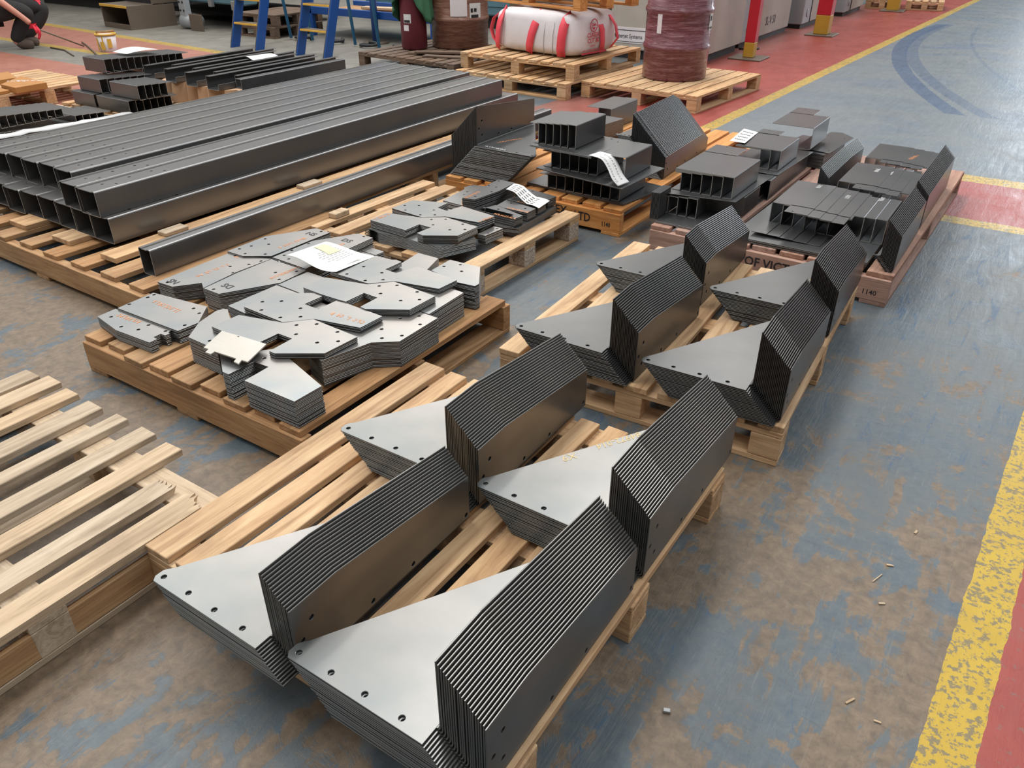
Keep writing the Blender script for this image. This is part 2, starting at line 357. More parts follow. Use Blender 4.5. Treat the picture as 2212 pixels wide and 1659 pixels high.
# ------------------------------------------------------------------ pallets
def pallet(label, loc, rot, W, D, H=.145, along='y', slats=None, sw=.09, n=9, wood='wood', blocks=None, base='x', bx=(0, .5, 1), by=(0, .5, 1), bm_='wood', lead=True, nb=3, top_t=.022, group=None, name='wooden_pallet', sideboard=None, blk=.095):
    """top boards along `along`, cross boards beneath, nine blocks, base boards"""
    t = thing(name, label, 'pallet', loc, rot, group)
    bt = .02; z = H
    if slats is None:
        L = W if along == 'y' else D; g = (L - sw) / (n - 1); slats = [(i * g, i * g + sw) for i in range(n)]
    for s in slats:
        a, b = s[0], s[1]; e0, e1 = (s[2], s[3]) if len(s) > 2 else (random.uniform(-.006, .006), random.uniform(-.006, .006))
        dz = random.uniform(-.001, .0)
        if along == 'y': me = box(a, b, e0, D + e1, z - top_t + dz, z + dz, .002, .0015); obj('top_board', me, M[wood + '_y'], t)
        else: me = box(e0, W + e1, a, b, z - top_t + dz, z + dz, .002, .0015); obj('top_board', me, M[wood + '_x'], t)
    zc = z - top_t
    for k in by:
        p = k * ((D if along == 'y' else W) - blk)
        if along == 'y': obj('cross_board', box(.0, W, p, p + blk, zc - bt, zc - .001, .002, .001), M[wood + '_x'], t)
        else: obj('cross_board', box(p, p + blk, 0, D, zc - bt, zc - .001, .002, .001), M[wood + '_y'], t)
    for i in bx:
        for j in by:
            if along == 'y': x, y = i * (W - blk), j * (D - blk)
            else: x, y = j * (W - blk), i * (D - blk)
            obj('block', box(x, x + blk, y, y + blk, bt if base else .0, zc - bt - .0008, .002, .001), M[blocks] if blocks else M[wood + '_x'], t)
    if base:
        for k in (bx if base == along else by):
            if base == 'x': p = k * (D - blk); obj('base_board', box(0, W, p, p + blk, 0, bt - .0008, .002, .001), M[wood + '_x'], t)
            else: p = k * (W - blk); obj('base_board', box(p, p + blk, 0, D, 0, bt - .0008, .002, .001), M[wood + '_y'], t)
    return t
def stringer_pallet(label, loc, rot, W, D, wood='brown', n=9, sw=.105, H=.145, group=None, nstr=3, skip=()):
    """solid side bearers running along x, top boards along y, base boards along y"""
    t = thing('wooden_pallet', label, 'pallet', loc, rot, group)
    g = (W - sw) / (n - 1)
    for i in range(n):
        if i in skip: continue
        obj('top_board', box(i * g, i * g + sw + random.uniform(-.012, .006), random.uniform(.0, .03), D + random.uniform(-.02, .01), H - .022, H, .002, .002), M[wood + '_y'], t)
    for k in range(nstr):
        y = k * (D - .045) / (nstr - 1)
        obj('bearer', box(0, W, y, y + .045, .019, H - .0225, .002, .001), M[wood + '_x'], t)
    for k in range(3):
        x = k * (W - .11) / 2
        obj('base_board', box(x, x + .11, 0, D, 0, .0185, .002, .001), M[wood + '_y'], t)
    return t
# front pallet, four stacks of bent plates on it
sl = [(0, .088), (.115, .185), (.21, .275), (.305, .395), (.42, .50), (.525, .60), (.628, .695), (.722, .79), (.82, .895), (.925, .985), (1.015, 1.095)]
pallet('pale pine pallet nearest the camera under four stacks of bent plates', (-1.568, .70, 0), 0, 1.1, 1.11, slats=sl, wood='wood', base='x')
pallet('pale pine pallet under the four middle stacks of bent plates', (-1.41, 2.04, 0), 2.9, 1.02, 1.23, slats=[(0, .085), (.125, .21), (.25, .33), (.37, .45), (.49, .575), (.61, .69), (.73, .80), (.835, .90), (.94, 1.02)], wood='wood', base='x')
stringer_pallet('brown pallet with a solid timber front edge under the flat cut plates', (-2.755, 1.245, 0), .2, 1.155, 1.15, wood='brown')
# rear flat-plate pallet with chipboard blocks
pallet('pallet with speckled chipboard blocks under the rear flat plates', (-2.96, 2.56, 0), -1, 1.06, .93, slats=[(0, .09), (.16, .25), (.32, .41), (.48, .57), (.65, .73), (.97, 1.06)], wood='wood', blocks='chip', base='y')
# long pallets under the beams
t = stringer_pallet('long brown pallet under the near ends of the steel beams', (-4.59, 1.63, 0), -.9, 1.67, 1.15, wood='brown', n=8, sw=.12)
t = stringer_pallet('brown pallet under the far ends of the steel beams', (-4.60, 2.90, 0), -.9, 1.58, 2.4, wood='brown', n=8, sw=.12, nstr=4)
# empty pallet at the lower left
t = thing('wooden_pallet', 'empty weathered pallet with splintered board ends at the lower left', 'pallet', (-2.60, -.15, 0), 0)
def ragged(x0, x1, y0, y1, z0, z1):
    """board whose far end is splintered"""
    bm = bmesh.new(); k = 12; rnd = random.Random(int(x0 * -1000)); tops = []; bots = []
    for i in range(k + 1):
        x = x0 + (x1 - x0) * i / k; y = y1 + rnd.uniform(-.05, .02) * (1 if i % 2 else .3); tops.append((x, y))
    v = [(x0, y0)] + tops + [(x1, y0)]
    a = [bm.verts.new((p[0], p[1], z1)) for p in v]; b = [bm.verts.new((p[0], p[1] - rnd.uniform(0, .02) if 0 < i < len(v) - 1 else p[1], z0)) for i, p in enumerate(v)]
    bm.faces.new(a[::-1]); bm.faces.new(b)
    for i in range(len(v)): bm.faces.new((a[i], a[(i + 1) % len(v)], b[(i + 1) % len(v)], b[i]))
    bmesh.ops.recalc_face_normals(bm, faces=bm.faces); return bm_mesh(bm)
xs = [(-.08, 0.0, 0), (.02, .10, 0), (.15, .22, 0), (.285, .365, 0), (.43, .49, 0), (.56, .63, 0), (.695, .765, 0), (.83, .90, 1), (.945, 1.03, 1)]
for a, b, rg in xs:
    if rg: obj('top_board', ragged(a, b, 0, 1.03 if a < .9 else 1.035, .123, .145), M['old_y'], t)
    else: obj('top_board', box(a, b, 0, 1.165 + random.uniform(-.012, .012), .123, .145, .002, .002), M['old_y'], t)
for y in (.02, .55, 1.0): obj('cross_board', box(-.08, 1.03, y, y + .09, .101, .1225, .002), M['old_x'], t)
for x, q in ((-.08, 0), (.43, 0), (.94, 1)):
    for y in (.02, .55, .92 if q else 1.0): obj('block', box(x, x + .09, y, y + .09, .021, .1005, .002), M['old_x'], t)
    obj('base_board', box(x, x + .09, 0, 1.09, 0, .0205, .002, .002), M['old_y'], t)
obj('side_board', box(1.012, 1.03, 0, 1.0, .022, .1, .002, .002), M['brown_y'], t)
_O = 'top,second,third,fourth,fifth,sixth,seventh,eighth,ninth,tenth,eleventh,twelfth,thirteenth,fourteenth,fifteenth,sixteenth,seventeenth,eighteenth,nineteenth'.split(',')
_T = {20: 'twentieth', 30: 'thirtieth', 40: 'fortieth'}
def ordn(i):
    if i < 19: return _O[i]
    k = i + 1; d = k // 10 * 10
    return _T[d] if k == d else {20: 'twenty', 30: 'thirty', 40: 'forty'}[d] + ' ' + (['first'] + _O[1:])[k - d - 1]
def ordn2(i): return 'first' if i == 0 else ordn(i)
# ------------------------------------------------------------------ bent plates
def bent_mesh(Lf=.355, Lb=.584, fh=(.183, .185, .135), kx=.13, back=0.0, holes=True, t=.0036, mirror=False, notch=.04, tipw=.0):
    r = .007
    leaf = [(-r, -notch), (-r, Lb), (-Lf + .015, back + .012), (-Lf + .004, back), (-Lf, back - .008), (-Lf, -notch + .012), (-Lf + .01, -notch)]
    fl = [(0, r), (0, fh[0]), (kx, fh[1]), (Lb, fh[2]), (Lb, r)]
    hl = [(-Lf * k, -notch + .021) for k in (.945, .70, .455, .20)] if holes else []
    hf = [(.05, .125), (.02, .085), (.05, .045), (.22, .02), (.36, .02), (.57, .02)] if holes else []
    a = plate_mesh(leaf, hl, t, bev=.0008)
    b = plate_mesh(fl, hf, t, bev=.0009)
    # flange: (x,y) -> world (0.., y=x, z=y); plate top faces -x (inner)
    mb = Matrix(((0, 0, -1, 0), (1, 0, 0, 0), (0, 1, 0, 0), (0, 0, 0, 1)))
    # arc strip
    bm = bmesh.new(); n = 5; y0, y1 = 0, Lb
    prof_i = [(-r + r * math.sin(k * math.pi / 2 / n), r - r * math.cos(k * math.pi / 2 / n)) for k in range(n + 1)]
    ro = r + t
    prof_o = [(-r + ro * math.sin(k * math.pi / 2 / n), r - ro * math.cos(k * math.pi / 2 / n)) for k in range(n + 1)]
    for yy0, yy1 in ((y0, y1),):
        L0 = [[bm.verts.new((p[0], yy, p[1])) for p in prof_i] for yy in (yy0, yy1)]
        L1 = [[bm.verts.new((p[0], yy, p[1])) for p in prof_o] for yy in (yy0, yy1)]
        for k in range(n):
            bm.faces.new((L0[0][k], L0[0][k + 1], L0[1][k + 1], L0[1][k])); bm.faces.new((L1[0][k], L1[1][k], L1[1][k + 1], L1[0][k + 1]))
            bm.faces.new((L0[0][k], L1[0][k], L1[0][k + 1], L0[0][k + 1])); bm.faces.new((L0[1][k], L0[1][k + 1], L1[1][k + 1], L1[1][k]))
    c = bm_mesh(bm)
    me = merge([(a, Matrix()), (b, mb), (c, Matrix())])
    if mirror:
        for v in me.vertices: v.co.x = -v.co.x
        me.flip_normals()
    return me
def bent_stack(me, x, y, rot, w, top_label, rest_label, group, mat, base=.1462, n=None, mirror=False, pitch=None):
    n = n or max(2, round(w / .0052) + 1); p = w / (n - 1); m0 = None
    for i in range(n):
        sx = -1 if mirror else 1
        jy = random.uniform(-.0012, .0012) if i else 0
        off = Vector((sx * p * i, jy, 0)); off.rotate(Euler((0, 0, R(rot))))
        zt = base + w + .0052 - p * i
        o = obj('bent_plate', me, mat, None, (x + off.x, y + off.y, zt), (0, 0, R(rot)))
        tag(o, ordn(i) + ' ' + top_label, 'steel plate', group)
        if i == 0: m0 = o
    return m0
BM = bent_mesh(); BMd = BM.copy()
def bsx(k, x, y, rot, w, where, mat, me=None, **kw):
    return bent_stack(me or BM, x, y, rot, w, 'bent plate of ' + where, None, 'bent plates of ' + where, M[mat], **kw)
s1 = bsx('S1', -1.018, .641, -.1, .068, 'the thin front left stack', 'bend')
s2 = bsx('S2', -.585, .647, 0, .101, 'the front right stack nearest the camera', 'bend')
s3 = bsx('S3', -1.052, 1.275, .5, .098, 'the rear left stack on the front pallet', 'bend')
s4 = bsx('S4', -.583, 1.280, 0, .102, 'the numbered rear right stack on the front pallet', 'bend')
s5 = bsx('S5', -.992, 2.080, .8, .096, 'the front left stack on the middle pallet', 'bend_dim', BMd)
s6 = bsx('S6', -.514, 2.109, 2.3, .100, 'the front right stack on the middle pallet', 'bend_dim', BMd)
s7 = bsx('S7', -1.026, 2.750, 2.1, .095, 'the rear left stack on the middle pallet', 'bend_dim', BMd)
s8 = bsx('S8', -.539, 2.765, 2.0, .101, 'the rear right stack on the middle pallet', 'bend_dim', BMd)
# writing on two of them
def on(o, x, y): 
    v = Vector((x, y, 0)); v.rotate(o.rotation_euler); return (o.location.x + v.x, o.location.y + v.y)
tx = text('84972-014', .033, M['yellow_mark'], s4, 'handwriting', (-.110, .405, .0004), (0, 0, R(-121)), .2); tx['label'] = 'yellow handwritten number'
tx = text('X9', .036, M['yellow_mark'], s4, 'handwriting', (-.212, .222, .0004), (0, 0, R(-121)), .2)
tx = text('X18', .034, M['yellow_mark'], s8, 'handwriting', (-.025, .30, .0004), (0, 0, R(-112)), .2)
# ------------------------------------------------------------------ flat cut plates
STACKS = {
 'K1': (0.245,0.145,20,[(-1.948,1.267),(-2.046,1.335),(-2.052,1.361),(-1.965,1.418),(-1.921,1.471),(-1.814,1.438),(-1.622,1.38),(-1.625,1.27),(-1.846,1.269),(-1.85,1.369),(-1.915,1.365),(-1.919,1.267)],[(-1.905,1.4)]),
 'K2': (0.245,0.145,20,[(-2.238,1.356),(-2.082,1.352),(-2.093,1.467),(-2.245,1.537),(-2.301,1.575),(-2.319,1.57),(-2.328,1.542),(-2.301,1.447)],[(-2.154,1.38)]),
 'K3': (0.245,0.145,19,[(-1.737,1.49),(-1.688,1.674),(-1.612,1.735),(-1.615,1.947),(-1.708,1.95),(-1.851,1.907),(-1.871,1.777),(-1.843,1.64),(-1.839,1.527)],[(-1.725,1.87),(-1.681,1.922),(-1.635,1.872),(-1.724,1.769),(-1.633,1.771),(-1.678,1.719)]),
 'K4': (0.245,0.145,20,[(-1.7,1.955),(-1.66,1.954),(-1.667,2.173),(-1.719,2.176),(-1.874,2.128),(-1.888,1.997),(-1.786,1.95)],[]),
 'K5': (0.25,0.145,21,[(-1.898,2.265),(-1.903,2.396),(-1.752,2.402),(-1.659,2.264),(-1.66,2.237),(-1.743,2.228)],[(-1.88,2.325),(-1.835,2.377),(-1.79,2.325)]),
 'K7': (0.245,0.145,20,[(-2.326,1.596),(-2.319,1.824),(-2.188,1.818),(-2.02,1.805),(-2.058,1.655),(-2.226,1.588)],[]),
 'K6': (0.245,0.145,20,[(-2.317,1.831),(-2.314,1.984),(-2.077,1.976),(-2.076,1.883),(-2.18,1.823)],[]),
 'K8': (0.19,0.145,9,[(-2.433,2.378),(-2.437,2.431),(-2.3,2.423),(-2.304,2.371)],[]),
 'K11': (0.19,0.145,9,[(-2.443,2.306),(-2.433,2.372),(-2.304,2.365),(-2.308,2.327)],[]),
 'K9': (0.245,0.145,19,[(-2.203,2.226),(-2.201,2.267),(-2.071,2.271),(-2.078,2.184),(-2.121,2.088),(-2.192,2.109)],[]),
 'K10': (0.24,0.145,18,[(-2.065,2.278),(-2.079,2.401),(-1.969,2.4),(-1.931,2.277),(-1.969,2.137),(-2.039,2.156)],[]),
 'T1': (0.266,0.246,4,[(-2.199,1.428),(-2.194,1.541),(-2.015,1.586),(-1.948,1.664),(-1.726,1.652),(-1.735,1.507),(-1.87,1.417),(-1.897,1.418),(-1.9,1.52),(-1.968,1.52),(-1.972,1.42)],[(-1.963,1.599),(-1.91,1.643),(-1.807,1.64),(-1.913,1.55),(-1.757,1.592),(-1.809,1.547)]),
 'T2': (0.267,0.246,4,[(-2.23,1.594),(-2.226,1.74),(-2.089,1.831),(-2.058,1.827),(-2.064,1.732),(-1.992,1.73),(-1.987,1.824),(-1.759,1.815),(-1.763,1.705),(-1.945,1.665),(-2.017,1.586)],[(-2.207,1.66),(-2.156,1.611),(-2.153,1.703),(-2.049,1.699),(-1.998,1.651),(-2.053,1.607)]),
 'T3': (0.272,0.246,5,[(-2.168,1.826),(-2.169,1.94),(-1.985,1.982),(-1.915,2.059),(-1.701,2.044),(-1.705,1.901),(-1.842,1.817),(-1.87,1.821),(-1.871,1.914),(-1.941,1.917),(-1.944,1.824),(-1.982,1.821),(-2.076,1.82)],[(-1.936,1.996),(-1.883,2.038),(-1.78,2.034),(-1.885,1.947),(-1.782,1.942),(-1.73,1.987)]),
 'T4': (0.267,0.246,4,[(-2.197,1.998),(-2.198,2.152),(-2.061,2.241),(-2.029,2.235),(-2.033,2.139),(-1.973,2.136),(-1.943,2.235),(-1.729,2.214),(-1.737,2.111),(-1.925,2.071),(-1.995,1.998)],[(-2.179,2.07),(-2.124,2.112),(-2.128,2.02),(-2.021,2.106),(-2.024,2.013),(-1.971,2.057)]),
 'M1': (0.199,0.145,10,[(-2.747,1.407),(-2.756,1.569),(-2.472,1.605),(-2.386,1.5),(-2.393,1.415)],[(-2.736,1.53),(-2.737,1.559),(-2.74,1.452),(-2.502,1.566),(-2.449,1.551),(-2.41,1.458)]),
 'M2': (0.19,0.145,9,[(-2.762,1.331),(-2.767,1.409),(-2.432,1.414),(-2.429,1.399),(-2.417,1.397),(-2.417,1.378),(-2.441,1.376),(-2.441,1.347),(-2.418,1.345),(-2.416,1.313),(-2.603,1.304)],[(-2.717,1.358),(-2.611,1.331),(-2.538,1.352),(-2.539,1.395),(-2.445,1.4)]),
 'N1': (0.214,0.145,13,[(-2.803,1.624),(-2.813,1.993),(-2.73,1.995),(-2.608,2.047),(-2.617,1.87),(-2.598,1.688),(-2.644,1.716),(-2.711,1.628)],[(-2.764,1.643),(-2.687,1.893),(-2.765,1.983),(-2.639,1.952),(-2.624,2.005),(-2.688,2.027),(-2.621,1.854)]),
 'N2': (0.23,0.145,16,[(-2.561,1.666),(-2.575,1.84),(-2.571,2.019),(-2.357,2.012),(-2.352,1.87),(-2.47,1.665)],[(-2.522,1.682),(-2.526,2.018),(-2.447,1.93),(-2.384,1.987),(-2.381,1.89)]),
 'N3': (0.222,0.145,15,[(-2.819,1.987),(-2.821,2.201),(-2.704,2.408),(-2.61,2.403),(-2.614,2.285),(-2.615,2.057),(-2.719,1.988)],[(-2.796,2.034),(-2.779,2.086),(-2.797,2.181),(-2.732,2.144),(-2.732,2.012),(-2.654,2.39),(-2.654,2.056)]),
 'N4': (0.222,0.145,14,[(-2.599,2.049),(-2.599,2.281),(-2.493,2.465),(-2.399,2.462),(-2.396,2.263),(-2.387,2.039)],[(-2.589,2.248),(-2.527,2.207),(-2.591,2.15),(-2.575,2.092),(-2.443,2.45),(-2.527,2.074)]),
 'B1': (0.197,0.145,10,[(-2.546,2.563),(-2.541,2.601),(-2.464,2.573),(-2.307,2.587),(-2.114,2.583),(-2.04,2.765),(-2.18,2.888),(-2.545,2.744),(-2.53,2.656)],[]),
 'H1': (0.236,0.198,7,[(-2.543,2.605),(-2.545,2.725),(-2.354,2.768),(-2.27,2.836),(-2.062,2.813),(-2.069,2.669),(-2.204,2.583),(-2.246,2.593),(-2.238,2.685),(-2.31,2.688),(-2.314,2.592)],[(-2.304,2.772),(-2.249,2.812),(-2.141,2.803),(-2.252,2.719),(-2.145,2.709),(-2.09,2.752)]),
 'B2': (0.2,0.145,10,[(-2.575,2.852),(-2.578,2.976),(-2.367,3.026),(-2.129,3.045),(-2.127,2.914),(-2.264,2.921),(-2.408,2.876)],[]),
 'H2': (0.236,0.201,7,[(-2.572,2.793),(-2.565,2.945),(-2.391,3.015),(-2.386,2.924),(-2.32,2.912),(-2.299,3.01),(-2.081,2.978),(-2.093,2.864),(-2.276,2.843),(-2.358,2.772)],[(-2.546,2.862),(-2.487,2.901),(-2.497,2.808),(-2.38,2.886),(-2.391,2.794),(-2.332,2.833)]),
 'H3': (0.19,0.145,9,[(-2.525,3.141),(-2.544,3.358),(-2.567,3.384),(-2.553,3.446),(-2.479,3.463),(-2.368,3.343),(-2.391,3.132),(-2.474,3.137)],[(-2.546,3.436),(-2.504,3.329),(-2.487,3.277)]),
 'B3': (0.18,0.145,7,[(-2.276,3.138),(-2.093,3.003),(-1.976,3.032),(-1.986,3.408),(-2.204,3.489),(-2.331,3.307)],[]),
 'G1': (0.225,0.181,8,[(-2.225,3.031),(-2.187,3.145),(-1.988,3.086),(-1.995,3.023),(-2.113,3.028)],[(-2.211,3.079),(-2.141,3.099),(-2.036,3.067)]),
 'G2': (0.225,0.181,8,[(-2.182,3.145),(-2.189,3.243),(-1.99,3.208),(-1.991,3.131),(-2.132,3.132)],[(-2.139,3.213),(-2.035,3.182)]),
 'G3': (0.225,0.181,8,[(-2.19,3.254),(-2.181,3.312),(-1.999,3.321),(-1.999,3.243),(-2.115,3.248)],[(-2.047,3.297)]),
 'G4': (0.225,0.181,8,[(-2.21,3.355),(-2.195,3.464),(-2.005,3.433),(-2.01,3.358),(-2.14,3.34)],[(-2.154,3.441)]),
 'H4': (0.262,0.19,14,[(-2.329,3.052),(-2.354,3.409),(-2.245,3.409),(-2.238,3.245),(-2.26,3.065)],[(-2.337,3.389),(-2.332,3.29),(-2.288,3.293),(-2.264,3.217),(-2.288,3.107)]),
 'G5': (0.19,0.145,9,[(-2.078,2.834),(-2.077,2.964),(-2.022,2.965),(-2.036,2.838)],[(-2.046,2.874),(-2.043,2.945)]),
}

LOOK = {
 'K1': ('steel', 'the thick stack at the front pallet corner'), 'K2': ('steel', 'the thick stack left of the pale blank'),
 'K3': ('steel', 'the thick stack with a chamfered corner at the pallet right edge'), 'K4': ('steel', 'the thick stack behind the chamfered one at the right edge'),
 'K5': ('steel', 'the thick stack at the right rear pallet corner'), 'K7': ('steel', 'the plain stack under the chevron with orange writing'),
 'K6': ('steel', 'the plain stack between the white paper and the chevrons'), 'K8': ('steel', 'the low stack right behind the white paper'),
 'K11': ('steel', 'the low stack partly under the white paper'), 'K9': ('steel', 'the stack under the rear chevron plate'), 'K10': ('steel', 'the plain stack right of the rear chevron'),
 'T1': ('steel', 'the front chevron set with six holes'), 'T2': ('steel', 'the chevron set with orange writing at its tip'),
 'T3': ('steel', 'the middle chevron set with a square notch'), 'T4': ('steel', 'the rear chevron set touching the paper'),
 'M1': ('steel', 'the wide low stack with orange writing at the left corner'), 'M2': ('steel', 'the low stack with notched end at the left corner'),
 'N1': ('steel', 'the front stack marked NS'), 'N2': ('steel', 'the front stack marked DS'), 'N3': ('steel', 'the back stack marked NS'), 'N4': ('steel', 'the back stack marked DS under the paper'),
 'B1': ('steel', 'the wide bottom stack under the notched plates on the rear pallet'), 'B2': ('steel', 'the hidden bottom stack in the middle of the rear pallet'), 'B3': ('dark', 'the bottom stack under the small marked stacks'),
 'H1': ('steel', 'the front notched stack on the rear pallet'), 'H2': ('steel', 'the second notched stack on the rear pallet'), 'H3': ('steel', 'the low stack with vertical orange numbers'),
 'H4': ('dark', 'the tall dark stack reaching to the handwritten paper'), 'G1': ('dark', 'the frontmost small dark stack with orange marks'), 'G2': ('dark', 'the second small dark stack with orange marks'),
 'G3': ('dark', 'the third small dark stack with orange marks'), 'G4': ('dark', 'the rearmost small dark stack beside the paper'), 'G5': ('steel', 'the low two hole stack between the pallet boards')}
TOP = {}
KIND = {'T': 'chevron_plate', 'H': 'notched_plate', 'N': 'tapered_plate', 'M': 'side_plate', 'G': 'wedge_plate'}
def flat_stack(k):
    zt, zb, n, poly, holes = STACKS[k]; mk, where = LOOK[k]
    cx = sum(p[0] for p in poly) / len(poly); cy = sum(p[1] for p in poly) / len(poly)
    p = (zt - zb) / n; th = min(p * .84, .0047)
    me = plate_mesh([(a - cx, b - cy) for a, b in poly], [(a - cx, b - cy) for a, b in holes], th, .0068)
    edged(me, mk, 'edge')
    for i in range(n):
        j = 0.0013 if i else 0
        o = obj(KIND.get(k[0], 'flat_plate') if k not in ('K1', 'K3') else 'chevron_plate', me, None, None, (cx + random.uniform(-j, j), cy + random.uniform(-j, j), zt - p * i), (0, 0, random.uniform(-j, j) * 1.2))
        tag(o, ordn(i) + ' plate of ' + where, 'steel plate', 'plates of ' + where)
        if i == 0: TOP[k] = (o, cx, cy)
for k in STACKS: flat_stack(k)
def mark(k, body, size, mk, x, y, ang, name='lettering', **kw):
    o, cx, cy = TOP[k]; q = text(body, size, M[mk], o, name, (x - cx, y - cy, .0004), (0, 0, R(ang)), **kw); return q
mark('N1', 'NS', .044, 'ink', -2.722, 1.675, 178, shear=0, bold=.0012); mark('N2', 'DS', .044, 'ink', -2.472, 1.745, 178, bold=.0012)
mark('N3', 'NS', .044, 'ink', -2.694, 2.325, 2, bold=.0012); mark('N4', 'DS', .044, 'ink', -2.497, 2.355, 1, bold=.0012)
def scr(k, x, y, ang, L, h=.02, mk='orange_mark', n=1):
    o, cx, cy = TOP[k]; q = scribble(L, h, M[mk], o, (x - cx, y - cy, .0004), ang, label='orange handwriting' if mk == 'orange_mark' else 'white handwriting')
scr('N1', -2.718, 1.90, -92, .15); scr('N2', -2.415, 2.02, -93, .15); scr('M1', -2.53, 1.53, 180, .15, .026); scr('M2', -2.587, 1.40, 184, .115, .022)
scr('T2', -1.779, 1.75, 183, .155, .024); scr('N3', -2.661, 2.29, -92, .145); scr('N4', -2.463, 2.335, -96, .06)
scr('H4', -2.322, 3.18, -90, .12); scr('G1', -2.117, 3.024, -2, .12); scr('G2', -2.114, 3.134, -1, .12); scr('G3', -2.124, 3.246, 0, .12); scr('H2', -2.092, 2.962, -99, .09); scr('H1', -2.53, 2.717, -93, .1); scr('H3', -2.44, 3.19, -52, .11, .03)
scr('N1', -2.76, 2.02, -90, .05, .03)
# pale blank with tabs
pts = [(-2.086, 1.308), (-2.133, 1.419), (-2.036, 1.431), (-1.933, 1.439), (-1.89, 1.325), (-1.915, 1.322), (-1.903, 1.3), (-1.929, 1.302), (-1.937, 1.319), (-2.033, 1.311), (-2.03, 1.293), (-2.055, 1.291), (-2.064, 1.311)]
me = plate_mesh([(a + 2.0, b - 1.36) for a, b in pts], [(-.052, .062, .0035)], .005)
o = obj('tabbed_plate', me, M['blank'], None, (-2.0, 1.36, .2722), (0, 0, 0)); tag(o, 'small pale shiny blank with tabs lying on the front chevron plate', 'steel plate')
# ------------------------------------------------------------------ papers
def sheet(name, label, corners, zf, nx=14, ny=14, cat='paper', mat='paper', th=.0006):
    """corners in order along the width then up; zf(u,v) height"""
    a, b, c, d = [Vector((*p, 0)) for p in corners]; V = []; F = []
    for s in (0, 1):
        for j in range(ny + 1):
            for i in range(nx + 1):
                u, v = i / nx, j / ny; p = (a * (1 - u) + b * u) * (1 - v) + (d * (1 - u) + c * u) * v
                V.append((p.x, p.y, zf(u, v) + (0 if s else th)))
    k = (nx + 1) * (ny + 1)
    for j in range(ny):
        for i in range(nx):
            q = j * (nx + 1) + i; F.append((q, q + 1, q + nx + 2, q + nx + 1)); F.append((k + q, k + q + nx + 1, k + q + nx + 2, k + q + 1))
    me = mesh(name, V, F, True); o = obj(name, me, M[mat]); tag(o, label, cat); return o
def on_sheet(o, corners, zf, lines, mat, name='print', th=.0012):
    a, b, c, d = [Vector((*p, 0)) for p in corners]
    def P(u, v, dz=.0012):
        p = (a * (1 - u) + b * u) * (1 - v) + (d * (1 - u) + c * u) * v; return Vector((p.x, p.y, zf(u, v) + dz))
    bm = bmesh.new()
    for (u0, v0, u1, v1, hw) in lines:
        n = 6
        for i in range(n):
            ua, ub = u0 + (u1 - u0) * i / n, u0 + (u1 - u0) * (i + .72) / n; va, vb = v0 + (v1 - v0) * i / n, v0 + (v1 - v0) * (i + .72) / n
            q = [bm.verts.new(P(*z)) for z in ((ua, va - hw), (ub, vb - hw), (ub, vb + hw), (ua, va + hw))]; bm.faces.new(q)
    obj(name, bm_mesh(bm), M[mat], o)
cs = [(-2.452, 2.228), (-2.456, 2.007), (-2.165, 1.998), (-2.161, 2.220)]
zf = lambda u, v: .2665 + .012 * math.sin(v * 5.2) * (.3 + .7 * u) + (.008 if v < .45 else 0) * 0 - .0 * v
zf = lambda u, v: .262 + .010 * (math.sin(v * 6.0 + .5) + 1) * (.35 + .65 * u)
o = sheet('printed_sheet', 'large white printed sheet with a yellow note lying on the flat plates', cs, zf)
on_sheet(o, cs, zf, [(.12, .15 + .055 * i, .12 + L, .15 + .055 * i, .006) for i, L in enumerate((.0001, .3, .0001, .5, .55, .62, .6, .52, .6, .45))], 'grey_ink')
csn = [(-2.428, 2.19), (-2.43, 2.135), (-2.325, 2.12), (-2.323, 2.185)]
zn = lambda u, v: zf(.15 + .3 * u, .08 + .38 * v) + .0022
a = sheet('sticky_note', 'yellow note stuck on the large printed sheet', csn, zn, 6, 6, 'note', 'note')
cs = [(-1.985, 3.215), (-2.030, 3.392), (-2.232, 3.384), (-2.215, 3.277)]
cs = [(-1.975, 3.215), (-2.215, 3.277), (-2.235, 3.384), (-1.99, 3.345)]
zf = lambda u, v: .2275 + .037 * max(0, min(1, (u - .35) / .35)) + .004 * math.sin(u * 9)
o = sheet('handwritten_sheet', 'curled handwritten sheet lying over the dark stacks on the rear pallet', cs, zf)
on_sheet(o, cs, zf, [(.92, .15 + .2 * i, .18, .15 + .2 * i, .03) for i in range(4)], 'ink', 'handwriting')
